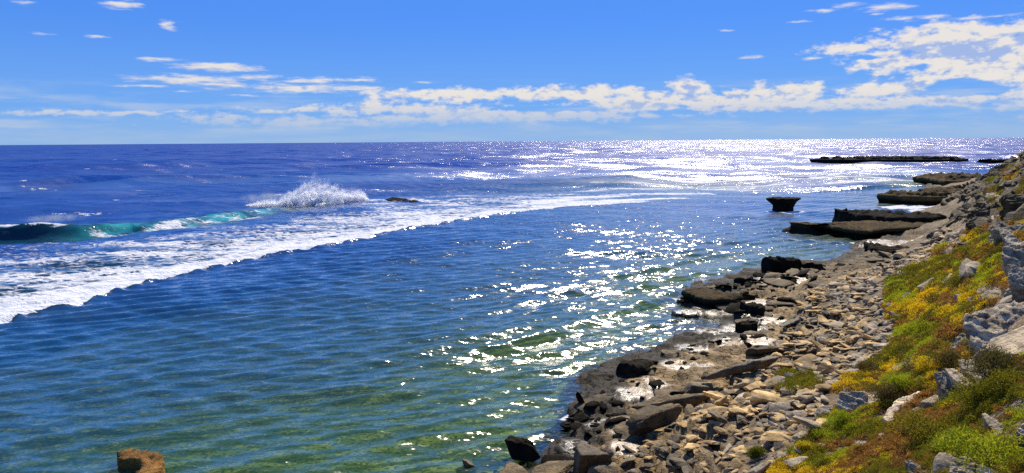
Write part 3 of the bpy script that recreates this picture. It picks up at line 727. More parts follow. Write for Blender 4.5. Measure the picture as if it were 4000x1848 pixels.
ledge('rock_ledge', 'broad dark rock ledge beyond the foaming cove', [(3428, 790, 0), (3520, 799, 0), (3640, 803, 0), (3760, 803, 0), (3830, 795, 0), (3860, 740, 1), (3700, 745, 1), (3570, 760, .9), (3480, 772, .8)], 1.3, M_LEDGE, 6, top_noise=.5, N=220, tier=.5)
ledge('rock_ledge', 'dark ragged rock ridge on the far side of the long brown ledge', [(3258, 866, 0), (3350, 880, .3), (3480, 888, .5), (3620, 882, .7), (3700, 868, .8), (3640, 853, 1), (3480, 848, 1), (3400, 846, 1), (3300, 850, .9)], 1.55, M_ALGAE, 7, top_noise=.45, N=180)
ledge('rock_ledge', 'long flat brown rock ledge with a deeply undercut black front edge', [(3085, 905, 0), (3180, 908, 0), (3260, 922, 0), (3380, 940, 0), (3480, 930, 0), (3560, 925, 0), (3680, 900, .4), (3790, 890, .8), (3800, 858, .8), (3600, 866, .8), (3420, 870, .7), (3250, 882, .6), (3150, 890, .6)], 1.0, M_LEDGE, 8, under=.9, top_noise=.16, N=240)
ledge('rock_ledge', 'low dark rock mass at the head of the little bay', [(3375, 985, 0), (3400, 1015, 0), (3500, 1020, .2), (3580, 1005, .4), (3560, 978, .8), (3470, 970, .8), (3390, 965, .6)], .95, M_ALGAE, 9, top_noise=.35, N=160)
ledge('rock_ledge', 'black weed-covered rock stack beside the swell line, tallest on the shelf edge', [(2972, 1072, 0), (3020, 1082, 0), (3110, 1078, 0), (3130, 1060, .3), (3090, 1042, .5), (3000, 1045, .5)], 1.15, M_ALGAE, 10, top_noise=.35, N=130)
ledge('rock_ledge', 'small black knob of rock right of the weed-covered stack', [(3130, 1062, 0), (3180, 1064, 0), (3215, 1056, .2), (3190, 1040, .4), (3140, 1044, .4)], .6, M_ALGAE, 12, top_noise=.2, N=90)
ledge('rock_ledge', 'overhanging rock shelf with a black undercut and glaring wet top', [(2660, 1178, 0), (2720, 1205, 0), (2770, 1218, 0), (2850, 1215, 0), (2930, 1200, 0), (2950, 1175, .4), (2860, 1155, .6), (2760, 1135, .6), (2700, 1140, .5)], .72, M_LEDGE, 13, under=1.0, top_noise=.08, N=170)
ledge('rock_ledge', 'black pitted rock cluster between the overhanging shelf and the wet flat', [(2890, 1230, 0), (2930, 1250, .1), (2985, 1245, .3), (2990, 1215, .5), (2940, 1200, .6), (2900, 1205, .5)], .8, M_ALGAE, 14, top_noise=.3, N=110)
ledge('rock_ledge', 'black rock corner above the bright sparkling water', [(2870, 1310, 0), (2920, 1305, .1), (2960, 1285, .3), (2950, 1260, .5), (2900, 1262, .5), (2875, 1285, .3)], .6, M_ALGAE, 15, top_noise=.25, N=110)
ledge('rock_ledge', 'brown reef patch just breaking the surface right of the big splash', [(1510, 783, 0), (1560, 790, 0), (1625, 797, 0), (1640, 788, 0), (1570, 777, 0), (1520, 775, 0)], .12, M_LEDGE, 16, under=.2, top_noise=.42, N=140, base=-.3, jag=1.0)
ledge('rock_ledge', 'jagged black rock tip at the seaward corner of the lower shelf', [(2405, 1490, 0), (2450, 1500, 0), (2520, 1480, .2), (2560, 1440, .3), (2500, 1420, .4), (2430, 1440, .3)], .62, M_ALGAE, 17, top_noise=.25, N=120)

# slabs lying on the shelf
boulder('rock_slab', 'long narrow dark slab tilted like a plank across the shelf edge', 2960, 1462, 3.4, .7, .45, (0, -7, 24), M_DARK, 21, sub=4, sink=.1, planes=6)
boulder('rock_slab', 'dark flat slab propped just above the plank-like slab', 2960, 1395, 1.9, .9, .5, (6, -6, 15), M_BROWN, 22, sub=4, sink=.1, planes=8)
boulder('rock_slab', 'long brown slab with shadowed side at the inner edge of the lower shelf', 2610, 1605, 3.0, .9, .6, (0, -6, 22), M_BROWN, 23, sub=4, sink=.25, planes=8)
boulder('rock_slab', 'brown slab ending in a black overhang above the beach stones', 2560, 1680, 2.2, .9, .6, (0, -8, 24), M_BROWN, 24, sub=4, sink=.25, planes=8)
boulder('rock_slab', 'dark block with a flat top beside the slab on the shelf', 2750, 1545, 1.2, .7, .5, (0, 0, 12), M_DARK, 25, sub=4, sink=.2, planes=8)
boulder('boulder', 'square black boulder with a rough top standing in the shallows', 2035, 1800, 1.2, .8, .66, (0, 4, -6), M_ALGAE, 26, sub=5, sink=.12, rough=.09, z=0, cat='boulder', planes=7)
boulder('boulder', 'big olive-black block at the water edge, flat on top', 2285, 1880, 1.25, 1.0, .95, (0, 5, 8), M_DARK, 27, sub=5, sink=.1, rough=.06, cat='boulder', planes=7)
boulder('boulder', 'low rounded block resting against the big olive-black block', 2360, 1890, .95, .7, .5, (0, 5, 8), M_DARK, 28, sub=4, sink=.1, cat='boulder')
boulder('boulder', 'small brown rock awash left of the square black boulder', 1822, 1822, .40, .3, .26, (0, 0, 0), M_DARK, 29, sub=4, sink=.3, z=0, cat='boulder')
boulder('rock_spike', 'thin black rock spike leaning out of the water edge', 2272, 1622, .26, .26, 1.05, (6, -22, 20), M_ALGAE, 30, sub=4, sink=.1, z=.0, rough=.08, planes=8)
boulder('rock_slab', 'thin round-edged slab behind the leaning rock spike', 2310, 1612, .85, .5, .3, (0, -10, 10), M_BROWN, 31, sub=4, sink=.2, z=.1)
# the mushroom rock
def mushroom():
    c = at(3073, 826, 0); v, f = ICO[5]; p = v.copy()
    z = (p[:, 2] + 1) / 2
    rad = np.interp(z, [0, .1, .45, .7, .86, .97, 1], [.95, 1.0, 1.05, 1.35, 1.62, 1.55, 1.2]); hr = np.hypot(p[:, 0], p[:, 1]) + 1e-6
    flat = np.minimum(1, hr * 1.9) / hr
    p[:, 0] *= flat * rad * 1.42; p[:, 1] *= flat * rad * 1.1
    p[:, 2] = np.minimum(z, .97) * 2.25 - .35
    n = fbm(p[:, 0] * 1.3, p[:, 1] * 1.3, p[:, 2] * 1.3, oct=4, seed=33)
    p[:, :2] *= (1 + .18 * n)[:, None]; p[:, 2] += .15 * fbm(p[:, 0] * 2.5, p[:, 1] * 2.5, oct=3, seed=34)
    link('mushroom_rock', mesh_from('mushroom_rock', p, f, M_ALGAE), 'black mushroom-shaped rock standing alone in the bay, narrower at its foot', 'rock', loc=tuple(c + np.array([0, 1.6, 0])))
mushroom()
# the rusty L-shaped block in the green shallows
def rusty():
    o = at(545, 1850, 0); oo = np.array([o[0], o[1], 0])
    outl = [(462, 1800), (455, 1760), (520, 1752), (575, 1768), (625, 1772), (637, 1808), (622, 1870), (520, 1868), (545, 1830), (556, 1805), (530, 1792)]
    H = .34
    P = np.array([at(a, b, H)[:2] for a, b in outl]) - oo[:2]
    bm = bmesh.new(); lo = [bm.verts.new((x * .97, y * .97, -.8)) for x, y in P]; hi = [bm.verts.new((x, y, H - oo[2])) for x, y in P]
    n = len(P)
    for i in range(n): bm.faces.new((lo[i], lo[(i + 1) % n], hi[(i + 1) % n], hi[i]))
    bm.faces.new(hi); bm.faces.new(lo[::-1])
    bmesh.ops.recalc_face_normals(bm, faces=bm.faces)
    bmesh.ops.triangulate(bm, faces=bm.faces)
    for _ in range(5): bmesh.ops.subdivide_edges(bm, edges=[e for e in bm.edges if e.calc_length() > .045], cuts=1)
    bmesh.ops.triangulate(bm, faces=bm.faces)
    V = np.array([w.co[:] for w in bm.verts]); bm.normal_update(); Nn = np.array([w.normal[:] for w in bm.verts])
    nz = fbm(V[:, 0] * 6, V[:, 1] * 6, V[:, 2] * 6, oct=4, seed=36, gain=.6); V += Nn * (nz * .13)[:, None]
    V += Nn * (fbm(V[:, 0] * 1.5, V[:, 1] * 1.5, V[:, 2] * 1.5, oct=2, seed=37) * .05)[:, None]
    F = np.array([[w.index for w in q.verts] for q in bm.faces]); bm.free()
    link('boulder', mesh_from('boulder', V, F, M_RUST), 'rusty orange L-shaped rock block in the green shallows', 'boulder', loc=tuple(oo))
rusty()

# ------------------------------------------------------------------ rocks on the slope
LG, PL = M_LGREY, M_PALE
def cut_rock(name, label, outl, nrm, thick, mat, seed, disp=.03, strata=.03, axis=(.2, .1, 1), bands=9, lift=.05, cat='rock'):
    """a rock whose front outline is given by photo points; it lies in a plane through its foot and has real thickness behind"""
    P = np.array(outl, float); fi = int(np.argmax(P[:, 1])); foot = G(P[fi, 0], min(P[fi, 1], 1930)); n = np.array(nrm, float); n /= np.linalg.norm(n)
    D = ray(P[:, 0], P[:, 1]); C0 = np.array([0, 0, CAM_H]); dist = np.linalg.norm(foot - C0); W = max(np.ptp(P[:, 0]), np.ptp(P[:, 1])) / F_PX * dist
    fo = foot + np.array([0, 0, (lift + LIFT) * W * .8]); t = ((fo - C0) @ n) / (D @ n)
    t0 = dist / np.linalg.norm(D[fi]); t = np.clip(t, t0 * .6, t0 + 1.6 * W)
    T = C0 + D * t[:, None]; th = thick * W; ctr = T.mean(0)
    bm = bmesh.new(); k = len(T); B = (T - ctr) - n * th; B = B * .9 - n * 0; B[:, 2] -= .15 * W
    ed = .06 * W; Mi = (T - ctr) * 1.02 - n * th * .35
    Tp = (T - ctr) * .95
    R = [[bm.verts.new(v) for v in q] for q in (Tp, Mi, B)]
    for a, b in ((0, 1), (1, 2)):
        for i in range(k): bm.faces.new((R[b][i], R[b][(i + 1) % k], R[a][(i + 1) % k], R[a][i]))
    bm.faces.new(R[0]); bm.faces.new(R[2][::-1]); bmesh.ops.recalc_face_normals(bm, faces=bm.faces); bmesh.ops.triangulate(bm, faces=bm.faces)
    target = W / 26
    for _ in range(7):
        e = [e for e in bm.edges if e.calc_length() > target]
        if not e or len(bm.verts) > 7000: break
        bmesh.ops.subdivide_edges(bm, edges=e, cuts=1); bmesh.ops.triangulate(bm, faces=[f for f in bm.faces if len(f.verts) > 3])
    for _ in range(2): bmesh.ops.smooth_vert(bm, verts=bm.verts, factor=.5, use_axis_x=True, use_axis_y=True, use_axis_z=True)
    bm.normal_update(); V = np.array([v.co[:] for v in bm.verts]); Nn = np.array([v.normal[:] for v in bm.verts]); F = np.array([[v.index for v in f.verts] for f in bm.faces]); bm.free()
    q = V / W; a = fbm(q[:, 0] * 4 + seed, q[:, 1] * 4, q[:, 2] * 4, oct=5, seed=seed, gain=.6); rg = 1 - 3 * np.abs(fbm(q[:, 0] * 5, q[:, 1] * 5 + seed, q[:, 2] * 5, oct=4, seed=seed + 4, gain=.6))
    ax = np.array(axis, float); ax /= np.linalg.norm(ax); sl = q @ ax * bands + 1.2 * fbm(q[:, 0] * 2, q[:, 1] * 2, q[:, 2] * 2, oct=3, seed=seed + 6); sw = sl - np.floor(sl); ld = _h(np.floor(sl), np.zeros_like(sl), np.zeros_like(sl), seed)
    V = V + Nn * ((a * disp * 1.3 + (rg - .5) * disp * .6 + (np.minimum(sw * 5, 1) * .6 + ld - .8) * strata) * W)[:, None]
    return link(name, mesh_from(name, V, F, mat), label, cat, loc=tuple(ctr))
LIFT = .14
TOPN, MIDN, FACE = (-.35, -.05, .94), (-.5, -.15, .85), (-.5, -.38, .78)
CUTS = [
 ('rock_slab', 'huge smooth pale slab with straight grain overhanging a dark hollow at the right edge', [(3848, 1351), (3870, 1323), (3930, 1301), (4000, 1270), (4060, 1245), (4060, 1378), (4000, 1383), (3930, 1386), (3880, 1377), (3848, 1367)], TOPN, .16, PL, 41, .008, .012, (-.3, 1, .5), 16, .30),
 ('rock_outcrop', 'craggy pitted grey outcrop behind the huge smooth slab', [(3768, 1241), (3811, 1216), (3880, 1194), (3943, 1179), (4060, 1165), (4060, 1290), (3930, 1307), (3867, 1333), (3848, 1358), (3817, 1377), (3798, 1345), (3776, 1301)], MIDN, .5, LG, 42, .05, .05, (.8, .1, .6), 12, .05),
 ('rock_outcrop', 'crumbling layered grey rock under the near end of the huge slab', [(3801, 1398), (3817, 1380), (3848, 1362), (3885, 1372), (3930, 1388), (3911, 1405), (3880, 1412), (3836, 1412)], FACE, .5, LG, 43, .03, .06, (.05, .1, 1), 9, .05),
 ('rock_slab', 'steep pale leaf-like slab pierced by a dark hollow', [(3742, 1405), (3792, 1402), (3867, 1408), (3874, 1452), (3874, 1490), (3842, 1508), (3817, 1512), (3804, 1477), (3767, 1452), (3748, 1427)], MIDN, .3, PL, 44, .02, .03, (.8, 0, .6), 8, .05),
 ('rock_slab', 'middle tilted slab with moss along its top', [(3685, 1433), (3729, 1439), (3773, 1477), (3811, 1508), (3792, 1527), (3754, 1502), (3710, 1471)], MIDN, .25, PL, 45, .02, .03, (.8, 0, .6), 7, .10),
 ('rock_outcrop', 'striped grey rock at the lower end of the tilted slabs', [(3650, 1452), (3685, 1446), (3723, 1471), (3754, 1508), (3748, 1540), (3710, 1565), (3685, 1534), (3660, 1483)], FACE, .5, LG, 46, .03, .06, (.7, 0, .8), 12, .05),
 ('rock_slab', 'flat pale triangular slab on the brown litter', [(3591, 1571), (3654, 1540), (3691, 1546), (3717, 1565), (3660, 1576)], TOPN, .2, PL, 48, .015, .01, (0, 0, 1), 5, .08),
 ('rock_outcrop', 'pale pinkish rock rib running down the slope', [(3446, 1640), (3459, 1603), (3503, 1565), (3566, 1540), (3597, 1527), (3591, 1552), (3547, 1578), (3522, 1603), (3497, 1640), (3465, 1653)], TOPN, .3, PL, 47, .04, .03, (.5, .2, 1), 10, .08),
 ('rock_slab', 'lower broken end of the pale rock rib, thin and pointed', [(3446, 1719), (3465, 1684), (3497, 1647), (3499, 1672), (3465, 1712)], MIDN, .3, PL, 61, .03, .02, (0, 0, 1), 6, .08),
 ('rock_slab', 'small striped slab standing beside the rib', [(3515, 1691), (3522, 1666), (3553, 1640), (3556, 1666), (3541, 1688)], FACE, .3, LG, 79, .02, .05, (.5, 0, 1), 6, .05),
 ('rock_outcrop', 'blue-grey layered boulder at the foot of the slope', [(3267, 1603), (3270, 1559), (3283, 1534), (3333, 1527), (3380, 1530), (3390, 1580), (3345, 1606), (3302, 1606)], FACE, .6, LG, 49, .04, .05, (.3, .1, 1), 11, .03),
 ('rock_outcrop', 'smooth pale shoulder joined to the blue-grey layered boulder', [(3339, 1603), (3352, 1565), (3395, 1527), (3440, 1536), (3444, 1578), (3390, 1599)], MIDN, .5, PL, 80, .02, .01, (.3, .1, 1), 6, .05),
 ('rock_outcrop', 'smooth grey boulder leaning left of the blue-grey layered one', [(3176, 1609), (3207, 1585), (3251, 1583), (3270, 1615), (3251, 1633), (3182, 1635)], MIDN, .5, LG, 50, .03, .02, (.2, .1, 1), 8, .05),
 ('rock_slab', 'small grey layered block beside the lime shrubs', [(3157, 1666), (3189, 1653), (3233, 1650), (3233, 1669), (3207, 1687), (3163, 1683)], FACE, .5, LG, 51, .02, .05, (.1, .1, 1), 7, .05),
 ('rock_slab', 'five-sided pale block alone on the reddish litter', [(3317, 1754), (3352, 1719), (3390, 1722), (3405, 1738), (3402, 1751), (3333, 1764)], TOPN, .35, PL, 52, .012, .0, (0, 0, 1), 5, .22),
 ('rock_slab', 'flat pinkish slab sunk in the brown litter', [(3176, 1741), (3201, 1729), (3242, 1732), (3242, 1744), (3189, 1750)], TOPN, .2, PL, 53, .012, .0, (0, 0, 1), 5, .06),
 ('rock_outcrop', 'ribbed grey knob at the bottom edge of the picture', [(3701, 1880), (3723, 1785), (3779, 1782), (3811, 1804), (3798, 1880)], MIDN, .6, LG, 54, .03, .07, (.3, .3, 1), 12, .05),
 ('rock_outcrop', 'lichen-spotted rock left of the ribbed grey knob', [(3534, 1798), (3566, 1798), (3597, 1823), (3590, 1870), (3553, 1870)], FACE, .6, LG, 55, .05, .05, (.5, .1, 1), 8, .05),
 ('rock_outcrop', 'small rough knob between the lime plants and the ribbed knob', [(3663, 1798), (3691, 1769), (3723, 1776), (3710, 1802)], MIDN, .6, PL, 56, .04, .03, (.1, .1, 1), 6, .08),
 ('rock_slab', 'pale split block at the bottom edge right of the ribbed knob', [(3811, 1829), (3836, 1813), (3874, 1829), (3880, 1865), (3817, 1865)], MIDN, .5, PL, 57, .02, .03, (.1, .1, 1), 7, .08),
 ('boulder', 'long rounded boulder with a shadowed underside near the right edge', [(3830, 1615), (3845, 1610), (3885, 1632), (3929, 1664), (3948, 1695), (3905, 1697), (3867, 1672)], MIDN, .35, PL, 58, .02, .02, (.8, .1, .6), 7, .25),
 ('boulder', 'slanting grey boulder resting above the long rounded one', [(3877, 1619), (3937, 1587), (3957, 1595), (3926, 1634), (3886, 1646)], MIDN, .4, PL, 59, .012, .01, (.1, .1, 1), 7, .25),
 ('rock_outcrop', 'rough grey rock cut off by the right edge above the yellow-green shrub', [(3968, 1678), (4000, 1655), (4060, 1670), (4060, 1715), (3987, 1712)], FACE, .5, LG, 60, .04, .05, (.3, .1, 1), 8, .05),
 ('rock_outcrop', 'low pale ledge with a shadowed front below the ridge', [(3824, 1159), (3847, 1138), (3879, 1133), (3906, 1119), (3920, 1126), (3914, 1161), (3879, 1173)], MIDN, .5, PL, 62, .03, .04, (.1, .1, 1), 9, .1),
 ('rock_slab', 'flat grey slab among yellow plants left of the craggy outcrop', [(3753, 1200), (3809, 1180), (3814, 1191), (3765, 1211)], TOPN, .3, PL, 63, .012, .01, (0, 0, 1), 5, .15),
 ('rock_slab', 'dark block just under the low pale ledge', [(3800, 1165), (3850, 1169), (3847, 1184), (3812, 1187)], FACE, .5, LG, 81, .02, .04, (0, 0, 1), 5, .05),
 ('rock_outcrop', 'bluish crag rising above the craggy pitted outcrop', [(3903, 1174), (3941, 1126), (3968, 1120), (4060, 1125), (4060, 1180), (3959, 1178), (3935, 1187)], FACE, .5, LG, 64, .05, .05, (.7, .1, .7), 9, .05),
 ('rock_slab', 'long grey slab poking from the green plants midway up the slope', [(3712, 1137), (3753, 1107), (3781, 1097), (3770, 1118), (3729, 1138)], MIDN, .3, PL, 65, .02, .01, (0, 0, 1), 5, .15),
 ('rock_outcrop', 'cliff rock with a tall shaded face on the ridge', [(3906, 982), (3925, 962), (4060, 970), (4060, 1060), (3965, 1067), (3924, 1026)], FACE, .5, LG, 66, .05, .05, (.7, .1, .7), 10, .05),
 ('rock_outcrop', 'white-edged leaning crag on the ridge', [(3905, 908), (3924, 895), (3982, 935), (4060, 950), (4060, 976), (3947, 968)], MIDN, .4, LG, 67, .04, .05, (.5, .1, .8), 9, .1),
 ('rock_outcrop', 'upright grey block at the left end of the leaning crag', [(3862, 922), (3878, 905), (3906, 903), (3924, 953), (3890, 967), (3866, 955)], FACE, .6, LG, 82, .04, .04, (.5, .1, .8), 8, .05),
 ('rock_outcrop', 'twisted layered crag with a bright rim on the ridge', [(3872, 872), (3906, 862), (3960, 885), (3994, 868), (4060, 872), (4060, 912), (3947, 931), (3912, 906), (3880, 908)], MIDN, .4, LG, 68, .05, .05, (.5, .1, .8), 9, .1),
 ('rock_slab', 'smooth grey slab leaning at the head of the stony beach', [(3586, 1055), (3580, 1035), (3629, 1010), (3637, 1022), (3608, 1055)], MIDN, .3, LG, 69, .015, .0, (0, 0, 1), 5, .1),
 ('rock_slab', 'grey slab half buried at the upper edge of the lime plants', [(3689, 1014), (3704, 988), (3735, 974), (3743, 988), (3714, 1014)], MIDN, .3, LG, 70, .015, .0, (0, 0, 1), 5, .1),
 ('rock_slab', 'long thin slab slanting up from the beach to the ridge', [(3686, 980), (3771, 920), (3779, 929), (3702, 988)], MIDN, .15, LG, 83, .012, .0, (0, 0, 1), 5, .1),
 ('rock_outcrop', 'dark shaded bluff at the inner end of the long brown ledge', [(3774, 890), (3774, 847), (3800, 812), (3847, 790), (3890, 790), (3900, 835), (3865, 870), (3829, 892)], FACE, .6, M_BROWN, 71, .05, .05, (.2, .1, 1), 8, .02),
 ('boulder', 'pale boulder perched on top of the dark shaded bluff', [(3868, 851), (3876, 841), (3900, 838), (3914, 851), (3890, 867)], MIDN, .6, PL, 84, .03, .0, (0, 0, 1), 5, .2),
 ('boulder', 'rounded blue-grey boulder at the root of the broad dark ledge', [(3843, 764), (3855, 756), (3882, 752), (3908, 764), (3888, 776), (3853, 774)], MIDN, .6, LG, 85, .03, .02, (0, 0, 1), 6, .1),
 ('rock_outcrop', 'bright thin-bedded rock below the headland', [(3922, 733), (3960, 730), (3985, 745), (3976, 757), (3935, 757)], FACE, .5, LG, 86, .03, .07, (.2, 0, 1), 7, .05),
 ('rock_outcrop', 'tawny rock shoulder of the headland facing the sea', [(3854, 697), (3863, 661), (3895, 642), (3926, 645), (3925, 680), (3882, 700)], FACE, .6, M_BROWN, 76, .06, .05, (.2, .1, 1), 6, .02),
 ('rock_outcrop', 'small dark rock at the seaward foot of the headland', [(3826, 702), (3833, 688), (3865, 682), (3880, 699), (3847, 713)], FACE, .6, M_BROWN, 75, .06, .04, (.2, .1, 1), 5, .02),
 ('rock_outcrop', 'brown ledge forming the very crest of the headland', [(3912, 645), (3925, 628), (3950, 617), (4060, 608), (4060, 634), (3947, 652)], FACE, .6, M_BROWN, 87, .05, .05, (.2, .1, 1), 6, .02),
 ('rock_outcrop', 'grey shattered rock spine between the twisted crag and the right edge', [(3935, 1062), (3950, 1040), (4060, 1050), (4060, 1128), (3975, 1120), (3940, 1095)], FACE, .5, LG, 101, .06, .05, (.7, .1, .7), 9, .05),
 ('rock_outcrop', 'grey jagged rocks stepping down left of the craggy pitted outcrop', [(3716, 1352), (3735, 1318), (3764, 1300), (3776, 1330), (3760, 1368), (3730, 1372)], MIDN, .5, LG, 102, .06, .05, (.7, .1, .7), 7, .08),
 ('rock_slab', 'pale sandstone step under the right end of the rib', [(3560, 1600), (3600, 1585), (3640, 1590), (3630, 1606), (3580, 1612)], TOPN, .3, PL, 103, .03, .02, (.1, .1, 1), 6, .1),
 ('rock_slab', 'thin grey slab lying in the yellow plants left of the tilted slabs', [(3480, 1440), (3520, 1415), (3570, 1400), (3562, 1418), (3505, 1446)], TOPN, .2, LG, 104, .02, .01, (.1, .1, 1), 6, .1),
 ('rock_outcrop', 'brown layered rock band on the headland slope', [(3900, 770), (3930, 757), (4060, 765), (4060, 800), (3950, 798)], FACE, .5, M_BROWN, 105, .06, .07, (.1, .1, 1), 7, .05),
 ('rock_outcrop', 'brown stepped rock band just below the headland crest', [(3890, 725), (3920, 705), (4060, 700), (4060, 730), (3930, 740)], FACE, .5, M_BROWN, 106, .06, .07, (.1, .1, 1), 7, .05),
 ('rock_outcrop', 'grey-brown rock band at the right edge above the twisted crag', [(3925, 850), (3950, 820), (4060, 815), (4060, 866), (3960, 868)], FACE, .5, LG, 107, .06, .06, (.2, .1, 1), 7, .05),
]
for (nm, lb, ol, nr_, tk, mt, sd_, dsp, stt, ax_, bd, lf) in CUTS:
    cut_rock(nm, lb, ol, nr_, tk, mt, sd_, dsp, stt, ax_, bd, lf, cat='boulder' if nm == 'boulder' else 'rock')

# ------------------------------------------------------------------ beach stones
BEACH = [(2450, 2150), (2440, 1848), (2420, 1790), (2560, 1700), (2700, 1640), (2800, 1540), (2880, 1500), (2950, 1440), (3030, 1390), (3040, 1340), (3060, 1280), (3130, 1200), (3150, 1150), (3230, 1110), (3330, 1075), (3430, 1040), (3560, 985), (3640, 925), (3700, 905), (3800, 888),
         (3760, 950), (3620, 1030), (3510, 1100), (3490, 1180), (3530, 1260), (3500, 1360), (3400, 1430), (3330, 1490), (3220, 1560), (3240, 1640), (3190, 1750), (3100, 1848), (3100, 2150)]
NV = 12
def stone_mesh(k, sub, mat):
    r = np.random.default_rng(100 + k); s = (1.0, r.uniform(.50, .8), r.uniform(.14, .30))
    p, f = rock_shape(sub, 100 + k, s, 10 if k % 3 else 15, .022, 0)
    return p, f
shapes3 = [stone_mesh(k, 3, None) for k in range(NV)]; shapes2 = [stone_mesh(k, 2, None) for k in range(NV)]
MATS = [M_TAN, M_GREY, M_DARK]
stone_me = [[mesh_from('stone', p, f, m, smooth=False) for (p, f) in shapes3] for m in MATS]
def scatter_stones():
    r = np.random.default_rng(11)
    n = 60000
    # candidates spread evenly over the ground
    x = r.uniform(2, 62, n); y = r.uniform(12, 88, n); z = ground(x, y, False)
    u, v = proj(np.stack([x, y, z], -1))
    m = in_poly(u, v, BEACH) & (z > .35); x, y, z, u, v = x[m], y[m], z[m], u[m], v[m]
    keep = r.random(len(x)) < np.clip(1.15 - (np.hypot(x, y) - 20) / 60, .45, 1)
    x, y, z, u, v = x[keep], y[keep], z[keep], u[keep], v[keep]
    s = np.exp(r.normal(math.log(.165), .46, len(x))); s = np.clip(s, .06, .6)
    big = fbm(x / 4, y / 4, oct=2, seed=88); s = s * (1 + .35 * big) * (1 + .25 * sst(np.hypot(x, y), 30, 70))
    return x, y, z, s, u, v
sx_, sy_, sz_, ss_, su_, sv_ = scatter_stones()
print('stones', len(sx_))
def stone_kind(u, x, y, z, r):
    # dark and wet low on the shore, tan in the middle, grey towards the slope
    t = z + .25 * vn(np.array([x / 3.0]), np.array([y / 3.0]), seed=9)[0]
    q = r.random()
    if t < .72: return 2 if q < .72 else 0
    if t < 1.35: return 0 if q < .72 else (1 if q < .86 else 2)
    return 0 if q < .42 else 1
def place_stones():
    r = np.random.default_rng(12)
    dist = np.hypot(sx_, sy_); inview = (sv_ < 1860)
    order = np.argsort(-(ss_ / dist) * inview)[:300]; isthing = np.zeros(len(sx_), bool); isthing[order] = True
    Vs = [[], [], []]; Fs = [[], [], []]; cnt = [0, 0, 0]
    LBL = {0: 'sun-bleached tan limestone slab lying loose among the beach rubble', 1: 'weathered grey limestone slab lying loose among the beach rubble', 2: 'dark brown weathered stone lying low on the shore near the shelf'}
    GRP = {0: 'tan stones of the beach', 1: 'grey stones of the beach', 2: 'dark stones of the lower beach'}
    def u_near(x, y): return float(tps(np.array([x]), np.array([y]))[0]) > 1.55
    for i in range(len(sx_)):
        k = int(r.integers(NV)); mt = stone_kind(su_[i], sx_[i], sy_[i], sz_[i], r)
        e = Euler((r.normal() * .30, r.normal() * .26 , R_(38) + r.normal() * .7))
        s = ss_[i]; zz = sz_[i] + s * (.12 + r.random() * .22)
        if isthing[i]:
            o = bpy.data.objects.new('beach_stone', stone_me[mt][k]); COL.objects.link(o)
            o.location = (sx_[i], sy_[i], zz); o.rotation_euler = e; o.scale = (s,) * 3
            zn = 0 if sv_[i] > 1560 else (1 if sv_[i] > 1250 else 2)
            if u_near(sx_[i], sy_[i]): zn = 3
            wh = ('near the bottom edge of the picture', 'across the middle of the beach', 'at the narrow far end of the beach', 'close under the plants of the slope')[zn]
            o['label'] = ('sun-bleached tan slab', 'weathered grey slab', 'dark brown stone')[mt] + ' among the rubble ' + wh; o['category'] = 'stone'; o['group'] = GRP[mt] + ' ' + wh
        else:
            p, f = (shapes3 if dist[i] < 18 else shapes2)[k]
            q = (p * s) @ np.array(e.to_matrix()).T + np.array([sx_[i], sy_[i], zz])
            Vs[mt].append(q); Fs[mt].append(f + cnt[mt]); cnt[mt] += len(q)
    for mt, nm in ((0, 'tan_beach_rubble'), (1, 'grey_beach_rubble'), (2, 'dark_shore_rubble')):
        o = link(nm, mesh_from(nm, np.vstack(Vs[mt]), np.vstack(Fs[mt]), MATS[mt], smooth=False), ('sun-bleached tan', 'weathered grey', 'dark brown')[mt] + ' small stones covering the beach', 'rubble', kind='stuff')
place_stones()
def slope_rubble():
    r = np.random.default_rng(77); n = 30000
    th = r.uniform(R_(5), R_(40), n); d = np.sqrt(r.uniform(8 ** 2, 130 ** 2, n)); x, y = d * np.sin(th), d * np.cos(th); z = ground(x, y); u, v = proj(np.stack([x, y, z], -1))
    dens = np.where(v < 1250, .45, .0) * sst(u, 3600, 3850) + .10
    m = (z > 2.0) & (u < 4300) & (v > 600) & (v < 2000) & (r.random(n) < dens * np.clip(d / 60, .25, 1)) & (fbm(x / 3, y / 3, oct=2, seed=5) > -.15)
    x, y, z, d = x[m], y[m], z[m], d[m]; Vs, Fs, k = [], [], 0
    for i in range(len(x)):
        p, f = shapes3[int(r.integers(NV))] if d[i] < 22 else shapes2[int(r.integers(NV))]
        s = min(.9, math.exp(r.normal() * .5) * .011 * d[i] ** .95) ; e = Euler((r.normal() * .25 + .3, r.normal() * .25 - .4, R_(38) + r.normal() * .5))
        Vs.append((p * s) @ np.array(e.to_matrix()).T + np.array([x[i], y[i], z[i]])); Fs.append(f + k); k += len(p)
    ok = np.array([d[i] < 40 for i in range(len(Vs))]); 
    for nm, sel, mt, lb in (('slope_rubble', ok, M_GREY, 'pale broken stones strewn over the slope'), ('headland_rubble', ~ok, M_BROWN, 'brown broken rocks strewn over the far headland')):
        V2, F2, k2 = [], [], 0
        for i in np.where(sel)[0]: f0 = Fs[i] - Fs[i].min(); V2.append(Vs[i]); F2.append(f0 + k2); k2 += len(Vs[i])
        link(nm, mesh_from(nm, np.vstack(V2), np.vstack(F2), mt, smooth=False), lb, 'rubble', kind='stuff'); print('slope stones', len(x))
slope_rubble()
